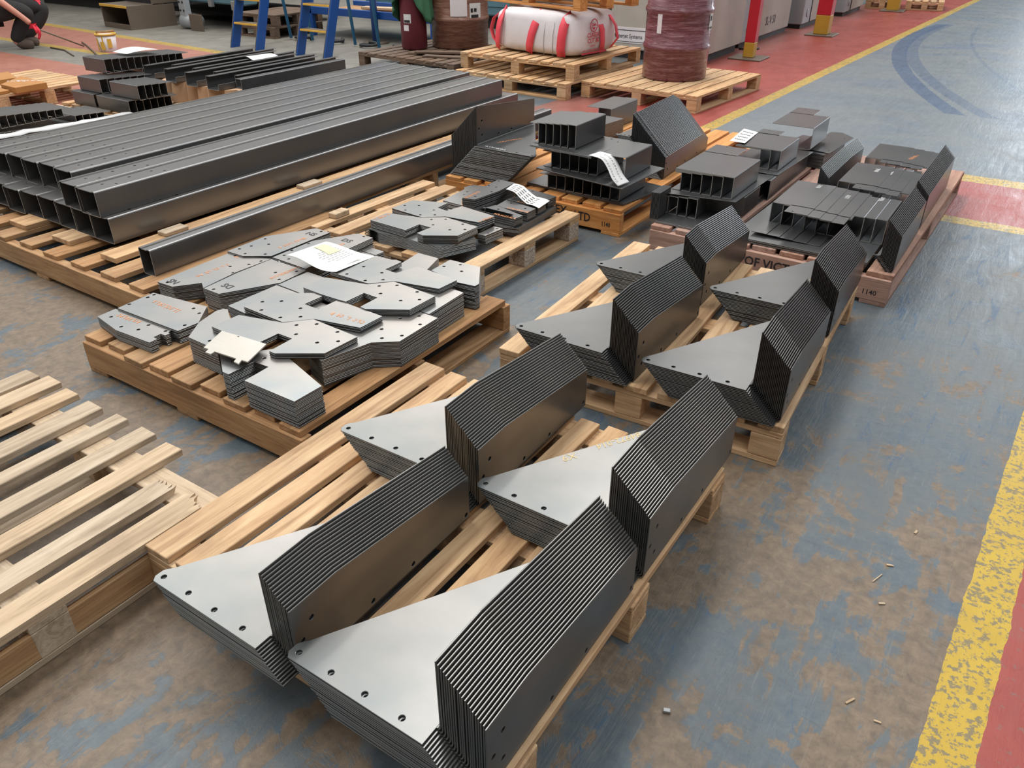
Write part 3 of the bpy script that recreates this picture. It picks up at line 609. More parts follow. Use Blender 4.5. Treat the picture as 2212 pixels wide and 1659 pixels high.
# ------------------------------------------------------------------ folded brackets and channels
ORD = ['topmost', 'second', 'third', 'fourth', 'fifth', 'sixth', 'seventh', 'eighth', 'ninth', 'tenth', 'eleventh', 'twelfth', 'thirteenth', 'fourteenth', 'fifteenth', 'sixteenth']
def section(path, t, y0, y1, rc=.007, closed=False):
    """sheet of thickness t folded along path (x,z), run from y0 to y1"""
    pts = []; n = len(path)
    for i, p in enumerate(path):
        p = Vector(p)
        if (i in (0, n - 1)) and not closed: pts.append(p); continue
        a = (Vector(path[i - 1]) - p); b = (Vector(path[(i + 1) % n]) - p); r = min(rc, a.length * .45, b.length * .45); a.normalize(); b.normalize()
        for k in range(5):
            s = k / 4; q = (p + a * r) * (1 - s) ** 2 + p * 2 * s * (1 - s) + (p + b * r) * s * s; pts.append(q)
    m = len(pts); L = []; Rr = []
    for i, p in enumerate(pts):
        d = (pts[(i + 1) % m] - pts[i - 1]) if closed or 0 < i < m - 1 else (pts[1] - pts[0] if i == 0 else pts[-1] - pts[-2])
        d.normalize(); nn = Vector((-d.y, d.x)); L.append(p); Rr.append(p + nn * t)
    V = [(q.x, y, q.y) for y in (y0, y1) for S in (L, Rr) for q in S]; F = []; mi = []
    def idx(e, s, i): return e * 2 * m + s * m + (i % m)
    rg = range(m) if closed else range(m - 1)
    for i in rg:
        F += [(idx(0, 0, i), idx(0, 0, i + 1), idx(1, 0, i + 1), idx(1, 0, i)), (idx(0, 1, i), idx(1, 1, i), idx(1, 1, i + 1), idx(0, 1, i + 1))]; mi += [0, 0]
        F += [(idx(0, 0, i), idx(0, 1, i), idx(0, 1, i + 1), idx(0, 0, i + 1)), (idx(1, 0, i), idx(1, 0, i + 1), idx(1, 1, i + 1), idx(1, 1, i))]; mi += [1, 1]
    if not closed:
        for i in (0, m - 1): F.append((idx(0, 0, i), idx(1, 0, i), idx(1, 1, i), idx(0, 1, i)))
        mi += [1, 1]
    bm = bmesh.new(); vs_ = [bm.verts.new(v) for v in V]
    for f, k in zip(F, mi):
        ff = bm.faces.new([vs_[j] for j in f]); ff.material_index = k
    bmesh.ops.recalc_face_normals(bm, faces=bm.faces); return bm_mesh(bm)
M['cut'] = plain('cut_steel_edge', (.36, .35, .33), .45, .3)
def two(me, a='dark', b='cut'):
    me.materials.append(M[a]); me.materials.append(M[b]); return me
def nest(where, x0, y0, y1, z0, z1, n, pitch, W, side=-1, loc=(0, 0, 0), rot=0, tab=None, holes=(), lip=None, mat='dark', step=.0036, cat='steel bracket', name='folded_bracket', lim=None, lab='folded black steel bracket'):
    """C brackets side by side, each top flange tucked under the one before"""
    for i in range(n):
        h = z1 - z0 - step * i; b = pitch * .88; s = side
        w_ = W if lim is None else min(W, (lim - (x0 + s * pitch * i)) * s)
        pth = [(s * w_, h), (0, h), (0, 0), (s * b, 0)]
        me = section(pth, .003 * s, 0, y1 - y0)
        if tab and w_ == W:
            a, bq, ya, yb = tab; ya -= y0; yb -= y0; xs = sorted((s * a, s * bq)); tm = plate_mesh([(xs[0], ya), (xs[1], ya), (xs[1], yb), (xs[0], yb)], [((xs[0] + xs[1]) / 2 - .02, yb - .02 if yb > .1 else ya + .02, .005)], .003, .005)
            me = merge([(me, Matrix()), (tm, Matrix.Translation((0, 0, h)))])
        two(me, mat)
        off = Vector((s * pitch * i + x0, y0, 0)); off.rotate(Euler((0, 0, R(rot))))
        o = obj(name, me, None, None, (loc[0] + off.x, loc[1] + off.y, z0), (0, 0, R(rot)))
        q = (['first', 'second', 'third', 'fourth', 'fifth', 'sixth', 'seventh', 'eighth', 'ninth', 'tenth', 'eleventh', 'twelfth', 'thirteenth', 'fourteenth', 'fifteenth', 'sixteenth'][i] + ' ') if n > 1 else ''
        tag(o, (q + lab + ' ' + where).strip(), cat, ('brackets ' + where) if n > 1 else None)
        for hx, hy in holes:
            pass
    return o
def stack(where, poly, zb, n, th, mat='dark', holes=(), lab='flat black steel plate', gap=.0006):
    cx = sum(p[0] for p in poly) / len(poly); cy = sum(p[1] for p in poly) / len(poly)
    me = plate_mesh([(a - cx, b - cy) for a, b in poly], [(a - cx, b - cy) for a, b in holes], th)
    for i in range(n):
        j = .0015
        o = obj('sheet_plate', me, M[mat], None, (cx + random.uniform(-j, j), cy + random.uniform(-j, j), zb + (i + 1) * (th + gap)), (0, 0, 0))
        k = n - 1 - i
        tag(o, ((ordn(k) + ' ') if n > 1 else '') + lab + ' ' + where, 'steel plate', ('plates ' + where) if n > 1 else None)
    return o
# --- crate pallet with LTD lettering
M['orange2_y'] = M['orange_y']
t = stringer_pallet('orange stained crate pallet stencilled LTD under black brackets', (-2.885, 3.622, 0), 0, 1.165, 2.0, wood='orange', n=9, sw=.11)
text('EX', .062, M['ink'], t, 'lettering', (.765, -.0006, .068), (R(90), 0, 0), bold=.001); text('LTD', .066, M['ink'], t, 'lettering', (.885, -.0006, .052), (R(90), 0, 0), bold=.001, width=.85)
text('1140', .034, M['ink'], t, 'lettering', (1.055, -.0006, .045), (R(90), 0, 0), bold=.0006, width=.8)
me = bent_mesh(Lf=.41, Lb=.62, fh=(.215, .20, .155), kx=.12, mirror=True); 
bent_stack(me, -2.70, 3.70, 0, .185, 'bent black steel plate of the tall left stack beside the long beams', None, 'bent plates of the tall left stack beside the long beams', M['dark'], n=36, mirror=True, base=.1462)
o, ok = None, [q for q in bpy.data.objects if q.name.startswith('bent_plate') and abs(q.location.x + 2.70) < .001 and abs(q.location.y - 3.70) < .003]
if ok:
    top = max(ok, key=lambda q: q.location.z)
    scribble(.17, .022, M['orange_mark'], top, (.30 - .22, .10, .0004), 68, label='orange handwriting'); scribble(.14, .014, M['white_mark'], top, (.06, -.005, .0004), -4, label='white handwriting')
me = bent_mesh(Lf=.10, Lb=.78, fh=(.125, .125, .075), kx=.64, notch=.01)
bent_stack(me, -1.985, 4.25, 3.0, .218, 'bent steel plate of the big ribbed stack before the drum pallet', None, 'bent plates of the big ribbed stack before the drum pallet', M['dark'], n=41, base=.1462)
stack('spread at the bottom of the LTD pallet', [(-2.38, 3.74), (-1.745, 3.70), (-1.68, 4.10), (-2.36, 4.22)], .1455, 3, .0042)
nest('in the bottom row on the LTD pallet', -1.78, 3.72, 4.04, .1605, .262, 9, .056, .057)
stack('overhanging in the middle of the LTD pallet', [(-2.29, 3.69), (-1.715, 3.605), (-1.69, 4.08), (-2.25, 4.17)], .2625, 2, .003, holes=[(-1.76, 4.02)])
nest('shaped like a box beside the hanging note', -1.765, 3.735, 4.06, .2705, .392, 1, .14, .15)
nest('in the second row on the LTD pallet', -1.93, 3.74, 4.05, .2705, .375, 6, .058, .059)
stack('lying under the top row on the LTD pallet', [(-2.34, 3.70), (-1.935, 3.665), (-1.915, 4.09), (-2.31, 4.10)], .3765, 3, .003, holes=[(-1.96, 4.02), (-2.02, 4.06)])
nest('in the top row on the LTD pallet', -2.075, 3.745, 4.085, .3885, .515, 6, .047, .06)
nest('tall and rounded behind the top row of the LTD pallet', -2.565, 5.13, 5.55, .1465, .30, 2, .10, .098, cat='steel channel', name='steel_channel', lab='black steel channel')
for i in range(4):
    x = -2.86 + i * .012; stack('in the fan behind the tall left stack, %s one' % ['leftmost', 'second', 'third', 'rightmost'][i], [(x - .05 + i * .01 - .02 * i, 4.93), (x + .015, 4.90), (x + .03, 5.50), (x - .04, 5.52)][:4], .147 + .0042 * i, 1, .0036)
stack('in the block behind the tall left stack', [(-2.86, 4.72), (-2.46, 4.72), (-2.42, 5.04), (-2.80, 5.08)], .147 + .0180, 20, .0046, lab='flat black steel plate')
# note hanging over the box
def ribbon(name, label, ctr, wdir, mat='paper'):
    V = []; F = []; nx = 6; w_ = Vector(wdir)
    fine = []
    for i in range(len(ctr) - 1):
        p0 = Vector(ctr[max(0, i - 1)]); p1 = Vector(ctr[i]); p2 = Vector(ctr[i + 1]); p3 = Vector(ctr[min(len(ctr) - 1, i + 2)])
        for k in range(5):
            s = k / 5; fine.append(.5 * ((2 * p1) + (p2 - p0) * s + (2 * p0 - 5 * p1 + 4 * p2 - p3) * s * s + (3 * p1 - p0 - 3 * p2 + p3) * s ** 3))
    fine.append(Vector(ctr[-1]))
    for p in fine:
        for j in range(nx + 1): V.append(p + w_ * (j / nx))
    for i in range(len(fine) - 1):
        for j in range(nx): q = i * (nx + 1) + j; F.append((q, q + 1, q + nx + 2, q + nx + 1))
    me = mesh(name, V, F, True); o = obj(name, me, M[mat]); m = o.modifiers.new('s', 'SOLIDIFY'); m.thickness = .0006
    tag(o, label, 'paper'); return o, fine, w_
o, fine, wd = ribbon('handwritten_strip', 'long curling handwritten paper strip hanging over the box bracket', [(-1.95, 3.665, .3935), (-1.91, 3.655, .3945), (-1.86, 3.645, .388), (-1.815, 3.63, .35), (-1.775, 3.605, .312), (-1.735, 3.60, .281)], (.015, .10, 0))
def write_on(o, fine, wd, rows):
    bm = bmesh.new(); rnd = random.Random(5)
    nrm = Vector((.25, -.1, .9))
    for v0, u0, u1 in rows:
        u = u0
        while u < u1:
            i = int(u * (len(fine) - 2)); f = u * (len(fine) - 2) - i; p = fine[i] * (1 - f) + fine[i + 1] * f; d = (fine[i + 1] - fine[i]).normalized()
            h = .012; k = rnd.choice((0, 1, 2)); wn_ = wd.normalized()
            segs = {0: [((0, 0), (.6, 1)), ((.6, 1), (1, 0))], 1: [((0, 0), (0, 1)), ((0, 1), (1, .8)), ((1, .8), (0, .4))], 2: [((0, .1), (.9, .1)), ((.9, .1), (.9, .9)), ((.9, .9), (0, .9)), ((0, .9), (0, .1))]}[k]
            for a, b in segs:
                A = p + d * a[0] * .008 + wd * v0 + wn_ * a[1] * h + nrm * .0012; B = p + d * b[0] * .008 + wd * v0 + wn_ * b[1] * h + nrm * .0012
                s = (B - A).normalized().cross(nrm).normalized() * .0008
                bm.faces.new([bm.verts.new(q) for q in (A - s, B - s, B + s, A + s)])
            u += .055
    obj('handwriting', bm_mesh(bm), M['ink'], o)
write_on(o, fine, wd, [(.15, .3, .92), (.58, .28, .93)])
# --- crate pallet stencilled OF VICTORIA
t = stringer_pallet('reddish crate pallet stencilled OF VICTORIA and 1140 at the right', (-1.50, 3.515, 0), -1.0, 1.15, 1.95, wood='red', n=9, sw=.11)
text('OF VICTORIA', .062, M['ink'], t, 'lettering', (.50, -.0006, .055), (R(90), 0, 0), bold=.0012, width=.92)
text('1140', .032, M['ink'], t, 'lettering', (1.04, -.0006, .045), (R(90), 0, 0), bold=.0006)
P0 = 'of the middle pile on the Victoria crate'
nest('in the lowest row at the crate left front', -1.335, 3.70, 3.83, .1555, .256, 4, .052, .053)
stack('under the lowest front row of the Victoria crate', [(-1.495, 3.56), (-1.18, 3.56), (-1.15, 4.2), (-1.49, 4.2)], .1455, 2, .0042)
for i in range(22):
    o = obj('upright_plate', box(-1.46, -1.146, 3.862 + i * .0108, 3.862 + i * .0108 + .0046, .1555, .2555, .0004), M['dark']); tag(o, ordn2(i) + ' upright black plate of the ribbed block under the left brackets', 'steel plate', 'upright plates of the ribbed block')
for i in range(7):
    o = obj('upright_plate', box(-1.545 + i * .0068, -1.5412 + i * .0068, 3.60, 3.74, .147, .285 - .0, .0004), M['dark']); tag(o, ordn2(i) + ' upright black plate at the left front corner of the Victoria crate', 'steel plate', 'upright plates at the crate corner')
nest('in the lower row behind the ribbed block', -1.13, 4.22, 4.95, .1465, .2555, 6, .056, .057)
stack('lying flat under the noted brackets, front one', [(-1.51, 3.70), (-1.16, 3.755), (-1.145, 4.30), (-1.50, 4.30)], .2565, 1, .003)
stack('lying flat under the noted brackets, rear one', [(-1.47, 4.33), (-1.13, 4.33), (-1.10, 4.92), (-1.42, 4.92)], .2565, 1, .003)
nest('in the front left group on the Victoria crate', -1.19, 3.775, 4.17, .2612, .371, 6, .055, .31, lim=-1.502, tab=(.31, .13, 4.16, 4.34))
nest('in the middle left group under the small note', -1.15, 4.40, 4.745, .2612, .371, 3, .056, .25, lim=-1.41, tab=(.25, .12, 4.73, 4.85))
nest('standing tallest at the back of the Victoria crate', -1.125, 4.94, 5.30, .2612, .390, 1, .10, .25, tab=(.25, .10, 5.29, 5.47))
stack('in the block at the back of the Victoria crate', [(-1.35, 5.0), (-1.05, 5.0), (-1.02, 5.38), (-1.30, 5.42)], .146, 17, .0045)
stack('spread out at the back of the Victoria crate', [(-1.19, 5.06), (-1.03, 5.03), (-.995, 5.50), (-1.09, 5.60), (-1.16, 5.58)], .2345, 1, .003, holes=[(-1.05, 5.1), (-1.04, 5.45)])
stack('in the shallow pile under the front right group', [(-1.10, 3.545), (-.47, 3.545), (-.465, 4.25), (-1.08, 4.25)], .1455, 4, .0046)
for i in range(5):
    x = -1.02 + i * .062; stack('of the front fan, ' + ['leftmost', 'second', 'middle', 'fourth', 'rightmost'][i] + ' of five', [(x, 3.61 + .004 * i), (x + .075, 3.61 + .004 * i), (x + .08, 3.79), (x + .005, 3.79)], .1665 + .0034 * (4 - i), 1, .003)
nest('in the front right group with white lettering', -.995, 3.80, 4.23, .1665, .279, 6, .056, .20, side=1, lim=-.616, tab=(.09, .20, 3.695, 3.81))
nest('in the middle right group with white lettering', -.815, 4.34, 4.76, .1465, .279, 5, .056, .20, side=1, lim=-.462, tab=(.09, .20, 4.255, 4.35))
nest('in the rear right group with an orange note', -.80, 4.90, 5.27, .1465, .279, 5, .056, .20, side=1, lim=-.462, tab=(.09, .20, 4.83, 4.91))
nest('in the rounded trio beside the ribbed right stack', -.464, 3.81, 4.15, .1665, .284, 3, .050, .049, step=.002)
for (x, y, n_) in ((-.83, 4.10, 0), (-.69, 4.62, 0), (-.60, 4.62, 0), (-.585, 4.02, 0)):
    pass
me = bent_mesh(Lf=.03, Lb=.575, fh=(.16, .16, .16), kx=.3, notch=.0, holes=False)
bent_stack(me, -.425, 3.54, -.3, .062, 'bent steel plate of the front stack along the Victoria crate right edge', None, 'bent plates of the front right edge stack', M['dark'], n=13)
me = bent_mesh(Lf=.03, Lb=.82, fh=(.17, .17, .17), kx=.4, notch=.0, holes=False)
bent_stack(me, -.424, 4.178, -.3, .062, 'bent steel plate of the rear stack along the Victoria crate right edge', None, 'bent plates of the rear right edge stack', M['dark'], n=13)
me = bent_mesh(Lf=.05, Lb=.82, fh=(.15, .15, .135), kx=.5, notch=.0)
bent_stack(me, -.905, 4.28, 0, .048, 'bent steel plate of the small ribbed stack between bracket groups', None, 'bent plates of the small ribbed stack', M['dark'], n=11)
# small note and white lettering
cs = [(-1.464, 4.452), (-1.364, 4.415), (-1.393, 4.735), (-1.495, 4.78)]
zf = lambda u, v: .3725 + .008 * (1 - v) * u
o = sheet('handwritten_label', 'small white handwritten label on the middle left bracket group', cs, zf, 8, 8); on_sheet(o, cs, zf, [(.15, .2 + .2 * i, .85, .2 + .2 * i, .025) for i in range(4)], 'ink', 'handwriting')
def ontop(namehint, x, y, z, L, h, ang, mk='white_mark'):
    best = None
    for q in bpy.data.objects:
        if q.name.startswith('folded_bracket') and q.parent is None:
            bb = [q.matrix_basis @ Vector(c) for c in q.bound_box]; 
            if min(b.x for b in bb) <= x <= max(b.x for b in bb) and min(b.y for b in bb) <= y <= max(b.y for b in bb) and abs(max(b.z for b in bb) - z) < .012:
                if best is None or max(b.z for b in bb) > best[1]: best = (q, max(b.z for b in bb))
    if best:
        q, zt = best; v = Vector((x, y, zt + .0005)) - q.location; return scribble(L, h, M[mk], q, tuple(v), ang, label=('white' if mk == 'white_mark' else 'orange') + ' handwriting')
for x, y, z in ((-.86, 4.15, .279), (-.70, 4.08, .27), (-.675, 4.62, .279), (-.605, 4.62, .275), (-.545, 4.10, .28)): ontop('', x, y, z, .06, .022, 90)
ontop('', -.57, 5.0, .275, .12, .02, 80, 'orange_mark')
ontop('', -1.98, 3.95, .388, .06, .02, 60)
# ------------------------------------------------------------------ long beams
def beam_mesh(w_, h, L, holes):
    me0 = section([(-w_ / 2 + .02, h), (-w_ / 2, h), (-w_ / 2, 0), (w_ / 2, 0), (w_ / 2, h), (w_ / 2 - .02, h)], -.004, 0, L, rc=.006)
    hl = [(x, y, .0075) for y in (.10, .24, .36) for x in (-.018,)] + [(x, y, .0075) for y in (.14, .40) for x in (.03,)] if holes else []
    hl += [(0.03, L - .12, .006), (-.03, L - .2, .006)]
    top = plate_mesh([(-w_ / 2 + .019, 0), (w_ / 2 - .019, 0), (w_ / 2 - .019, L), (-w_ / 2 + .019, L)], hl, .004)
    me = merge([(me0, Matrix()), (top, Matrix.Translation((0, 0, h)))])
    return two(me, 'beam', 'cut')
B1 = beam_mesh(.1515, .118, 3.42, True); B2 = beam_mesh(.1495, .115, 3.28, True)
for i in range(8):
    o = obj('steel_beam', B1, None, None, (-3.44 - .0765 - .1535 * i, 1.84 + random.uniform(-.012, .012), .1715)); tag(o, ordn2(i) + ' long hollow steel beam from the right in the bottom layer', 'steel beam', 'beams of the bottom layer')
for i in range(2):
    o = obj('steel_beam', B2, None, None, (-3.49 - .074 - .151 * i, 1.83 + .01 * i, .2905)); tag(o, ('right' if i == 0 else 'left') + ' one of the two long top beams nearest the flat plates', 'steel beam', 'two front top beams')
for i in range(6):
    o = obj('steel_beam', B2, None, None, (-3.88 - .075 - .1515 * i, 1.95 + .012 * (i % 2), .2915)); tag(o, ordn2(i) + ' beam from the right in the wide set of six top beams', 'steel beam', 'six rear top beams')
o = obj('steel_beam', beam_mesh(.075, .114, 3.3, False), None, None, (-3.047, 1.742, .1462)); tag(o, 'single narrow steel beam lying alone between the plank and the flat plates', 'steel beam')
for a, b, w_, y0, y1 in ((-4.19, -4.03, 'leftmost short', 1.735, 2.9), (-3.80, -3.65, 'middle short', 1.735, 2.9), (-3.395, -3.275, 'long', 1.73, 5.0)):
    o = obj('timber_plank', box(a, b, y0, y1, .1455, .1708, .002, .001), M['wood_y']); tag(o, w_ + ' timber plank sticking out from under the bottom beams', 'plank')
for k, (x, y, s) in enumerate(((-3.345, 2.02, .13), (-3.34, 2.9, .14))):
    o = obj('timber_offcut', box(x - .035, x + .03, y, y + s, .171, .19, .003, .001), M['old_y']); tag(o, ('near' if k == 0 else 'far') + ' small timber offcut lying on the long plank beside the beams', 'wood offcut')
o = obj('timber_offcut', box(-2.93, -2.875, 2.70, 2.80, .1456, .172, .003, .001), M['old_x']); tag(o, 'pale timber offcut on the pallet edge beside the single narrow beam', 'wood offcut')
o = obj('timber_offcut', box(-2.16, -2.02, 2.36, 2.395, .1456, .165, .003, .001), M['wood_x']); tag(o, 'small timber offcut between the two flat plate pallets', 'wood offcut')
# ------------------------------------------------------------------ left background piles
pallet('pallet under the film covered plates left of the beams', (-5.75, 1.95, 0), 0, 1.0, 1.2, wood='old')
stack('under white film left of the beams', [(-5.38, 1.95), (-4.80, 1.95), (-4.80, 3.10), (-5.22, 3.10)], .1455, 26, .0052, 'steel', holes=[(-5.1, 2.5), (-5.0, 2.7), (-5.1, 2.9), (-4.95, 2.3)], lab='cut steel plate')
V = []; F = []; nn = 24
rnd = random.Random(3)
for i in range(nn + 1):
    y = 1.9 + 1.25 * i / nn; xe = -5.40 + .16 * i / nn
    for (dx, z) in ((-.05, .22), (-.035, .30), (.0, .318), (.06 if i < nn - 5 else .06 + .06 * (i - nn + 5), .306)): V.append((xe + dx + rnd.uniform(-.008, .008), y, z + rnd.uniform(-.004, .004)))
for i in range(nn):
    for j in range(3): q = i * 4 + j; F.append((q, q + 1, q + 5, q + 4))
o = obj('plastic_film', mesh('film', V, F, True), M['film']); m = o.modifiers.new('s', 'SOLIDIFY'); m.thickness = .0015; tag(o, 'white plastic film along the edge of the plate pile left of the beams', 'plastic film')
pallet('pallet under the row of brackets at the far left', (-6.75, 2.25, 0), 0, .98, 1.2, wood='old')
nest('in the tall row of brackets at the far left', 0, -.0, .33, .204, .305, 14, .056, .058, loc=(-6.0, 2.36, 0), rot=90, side=1, mat='beam')
nest('in the low row under the far left brackets', 0, 0, .36, .147, .200, 14, .056, .058, loc=(-5.98, 2.36, 0), rot=90, side=1, mat='dark')
nest('in the short row behind the far left brackets', 0, 0, .33, .147, .20, 5, .056, .058, loc=(-5.98, 3.16, 0), rot=90, side=1, mat='beam')
pallet('pallet under the three tier bracket pile and the long channels', (-6.80, 3.52, 0), 0, 1.6, 1.75, wood='wood', n=12)
nest('in the bottom tier right row of the bracket pile', 0, 0, .42, .147, .25, 7, .062, .064, loc=(-5.88, 3.54, 0), rot=90, side=1)
nest('in the bottom tier rear row of the bracket pile', 0, 0, .30, .147, .25, 8, .062, .064, loc=(-6.46, 4.09, 0), rot=90, side=1)
nest('in the middle tier rear row of the bracket pile', 0, 0, .30, .2515, .358, 8, .062, .064, loc=(-6.46, 4.09, 0), rot=90, side=1)
nest('in the bottom tier left row of the bracket pile', 0, 0, .30, .147, .25, 8, .062, .064, loc=(-6.34, 3.54, 0), rot=90, side=1)
nest('in the middle tier left row of the bracket pile', 0, 0, .30, .2515, .358, 7, .066, .068, loc=(-6.29, 3.59, 0), rot=90, side=1)
nest('in the middle tier right row of the bracket pile', 0, 0, .36, .2515, .358, 5, .062, .064, loc=(-5.81, 3.60, 0), rot=90, side=1)
nest('in the top tier of the bracket pile', 0, 0, .30, .3595, .468, 12, .066, .068, loc=(-6.46, 3.77, 0), rot=90, side=1)
cs = [(-6.72, 4.02), (-6.52, 4.02), (-6.52, 4.32), (-6.72, 4.32)]
zf = lambda u, v: .474 + .02 * math.sin(v * 3.1) * (1 - u * .5)
sheet('crumpled_paper', 'crumpled white paper lying on the top tier of the bracket pile', cs, zf, 8, 10)
# corrugated cardboard under the channels
V = []; F = []; k = 40
for i in range(k + 1):
    x = -6.42 + 1.22 * i / k; yo = 4.06 + .035 * math.sin(i * 1.25) + .02 * math.sin(i * .4)
    V += [(x, yo, .1465), (x, yo + .015, .2985), (x, 5.22, .2985), (x, 5.22, .1465)]
for i in range(k):
    for a, b in ((0, 1), (1, 2), (2, 3), (3, 0)): F.append((i * 4 + a, i * 4 + 4 + a, i * 4 + 4 + b, i * 4 + b))
F.append((0, 1, 2, 3)); F.append((k * 4 + 3, k * 4 + 2, k * 4 + 1, k * 4))
o = obj('cardboard_roll', mesh('c', V, F), M['card']); tag(o, 'rippled brown cardboard packing under the long black channels', 'cardboard')
U1 = two(section([(.05, .10), (0, .10), (0, 0), (.135, 0), (.135, .045)], .003, 0, 1.15)); U2 = two(section([(.04, .096), (0, .096), (0, 0), (.09, 0), (.09, .04)], .003, 0, 1.1))
U3 = two(section([(-.06, .10), (0, .10), (0, 0), (-.09, 0)], -.003, 0, 1.12), 'dark')
for i, x in enumerate((-6.36, -6.07, -5.79, -5.52)):
    o = obj('steel_channel', U1, None, None, (x, 4.04 - .01 * i, .301)); tag(o, ['leftmost', 'second', 'third', 'fourth'][i] + ' wide open black channel on the cardboard', 'steel channel', 'wide black channels on the cardboard')
for i, x in enumerate((-6.205, -5.92, -5.645, -5.375)):
    o = obj('steel_channel', U2, None, None, (x, 4.20 - .01 * i, .301)); tag(o, ['leftmost', 'second', 'third', 'fourth'][i] + ' narrow channel set back between the wide black channels', 'steel channel', 'narrow black channels on the cardboard')
o = obj('steel_channel', U3, None, None, (-5.17, 4.06, .301)); tag(o, 'rightmost long black channel with its closed side towards the beams', 'steel channel')
cs = [(-5.98, 4.78), (-5.80, 4.72), (-5.74, 4.98), (-5.95, 5.02)]
zf = lambda u, v: .4035 + .006 * math.sin(u * 5)
sheet('paper_note', 'small white paper lying across the long black channels', cs, zf, 8, 8)
# orange boards
pallet('pallet under the orange boards at the far left edge', (-8.5, 3.35, 0), 0, 1.0, .9, wood='wood')
for i, (pl, z, tk, lb) in enumerate((([(-7.70, 3.50), (-7.44, 3.49), (-7.45, 3.77), (-7.95, 3.81)], .146, .05, 'orange brown board with white writing on the far left pallet'), ([(-8.28, 3.45), (-7.97, 3.60), (-7.97, 3.78), (-8.35, 3.9)], .146, .04, 'orange brown board at the very left edge of the photo'), ([(-7.96, 3.36), (-7.5, 3.36), (-7.52, 3.475), (-7.9, 3.49)], .146, .025, 'low orange board before the written one'))):
    cx = sum(p[0] for p in pl) / 4; cy = sum(p[1] for p in pl) / 4
    me = plate_mesh([(a - cx, b - cy) for a, b in pl], [], tk, bev=.002); o = obj('board', me, M['mdf'], None, (cx, cy, z + tk), (0, 0, 0)); tag(o, lb, 'board')
    if i == 0: scribble(.2, .03, M['white_mark'], o, (-.12, .02, .0006), 30, th=.003, label='white handwriting'); scribble(.16, .03, M['white_mark'], o, (-.16, -.04, .0006), 30, th=.003, label='white handwriting')
# ------------------------------------------------------------------ bag, drums and pallets at the back
WZ = .145
pallet('lower of two pale pallets stacked under the white bag', (-5.02, 6.53, 0), -2, 1.30, 1.30, wood='wood', along='y', n=10, sw=.1)
pallet('upper of two pale pallets directly under the white bag', (-5.06, 6.68, .146), -2, 1.34, 1.3, wood='wood', along='y', n=10, sw=.1, base='y')
def superbox(cx, cy, z0, z1, hx, hy, rot, e=4.5, nu=56, nv=28, sag=.0):
    V = []; F = []; rnd = random.Random(2)
    for j in range(nv + 1):
        ph = -math.pi / 2 + math.pi * j / nv
        for i in range(nu):
            th = 2 * math.pi * i / nu
            c = lambda a: math.copysign(abs(math.cos(a)) ** (2 / e), math.cos(a)); s = lambda a: math.copysign(abs(math.sin(a)) ** (2 / e), math.sin(a))
            x = hx * c(th) * abs(c(ph)); y = hy * s(th) * abs(c(ph)); z = s(ph)
            bul = 1 + .05 * math.cos(ph * 1.0) - .04 * max(0, z); x *= bul; y *= bul
            zz_ = (z0 + z1) / 2 + (z1 - z0) / 2 * z - sag * (1 + z) * .5 * (.5 + .5 * math.cos(3 * th + 1)) * .5
            w_ = .006 * math.sin(9 * th + 5 * ph); V.append((x + w_, y + w_, max(zz_, z0)))
    for j in range(nv):
        for i in range(nu): F.append((j * nu + i, j * nu + (i + 1) % nu, (j + 1) * nu + (i + 1) % nu, (j + 1) * nu + i))
    me = mesh('bag', V, F, True); return me
bag = thing('bulk_bag', 'big white woven bag with red straps and red CLASSIC CUT 80 print', 'bag', (-4.31, 7.275, .296), -8)
hx, hy = .50, .36
body = obj('bag_body', superbox(0, 0, 0, .40, hx, hy, 0, e=6.5, sag=.02), M['bag'], bag)
def strap(pts, wdt, th=.004, name='strap'):
    V = []; F = []
    for i, p in enumerate(pts):
        p = Vector(p); a = Vector(pts[max(0, i - 1)]); b = Vector(pts[min(len(pts) - 1, i + 1)]); d = (b - a).normalized(); n_ = Vector((p.x * .3, p.y, 0)).normalized() if abs(p.y) > .3 else Vector((p.x, p.y * .3, 0)).normalized(); s = d.cross(n_).normalized()
        V += [p - s * wdt / 2, p + s * wdt / 2]
    for i in range(len(pts) - 1): F.append((2 * i, 2 * i + 1, 2 * i + 3, 2 * i + 2))
    o = obj(name, mesh('s', V, F, True), M['strap'], bag); m = o.modifiers.new('s', 'SOLIDIFY'); m.thickness = th; m.offset = 0; return o
fy = -hy * 1.055 - .010
for x0, x1 in ((-.44, -.40), (-.03, .06), (.37, .40)):
    strap([(x0, fy + .02, .012), (x0 + (x1 - x0) * .2, fy - .003, .08), (x0 + (x1 - x0) * .5, fy - .004, .18), (x1 - (x1 - x0) * .1, fy + .004, .27), (x1, fy + .045, .335), (x1, fy + .12, .368)], .085)
strap([(hx * 1.05 + .008, .05, .02), (hx * 1.06 + .012, .05, .12), (hx * 1.06 + .01, .04, .22), (hx + .0, .03, .31), (hx - .08, .03, .362)], .075)
strap([(-hx * 1.02, -.22, .34), (-hx * 1.1 - .06, -.24, .27), (-hx * 1.1 - .10, -.24, .17), (-hx * 1.1 - .06, -.25, .08), (-hx * 1.04, -.26, .02)], .06, name='lifting_loop')
strap([(hx * 1.0, .2, .34), (hx * 1.1 + .03, .2, .25), (hx * 1.1 + .06, .2, .14), (hx * 1.06, .2, .05)], .05, name='lifting_loop')
for x in (-.36, .16, .27):
    obj('seam', tube_mesh([(x, fy + .018, .01), (x, fy + .004, .1), (x + .005, fy + .004, .2), (x + .01, fy + .02, .3)], .0025, 6), M['grey_ink'], bag)
rx = hx * 1.056 + .009
def side_text(b, sz, y, z, bold=.0015, **k): return text(b, sz, M['print'], bag, 'printing', (rx + .003, y, z), (R(90), 0, R(90)), bold=bold, **k)
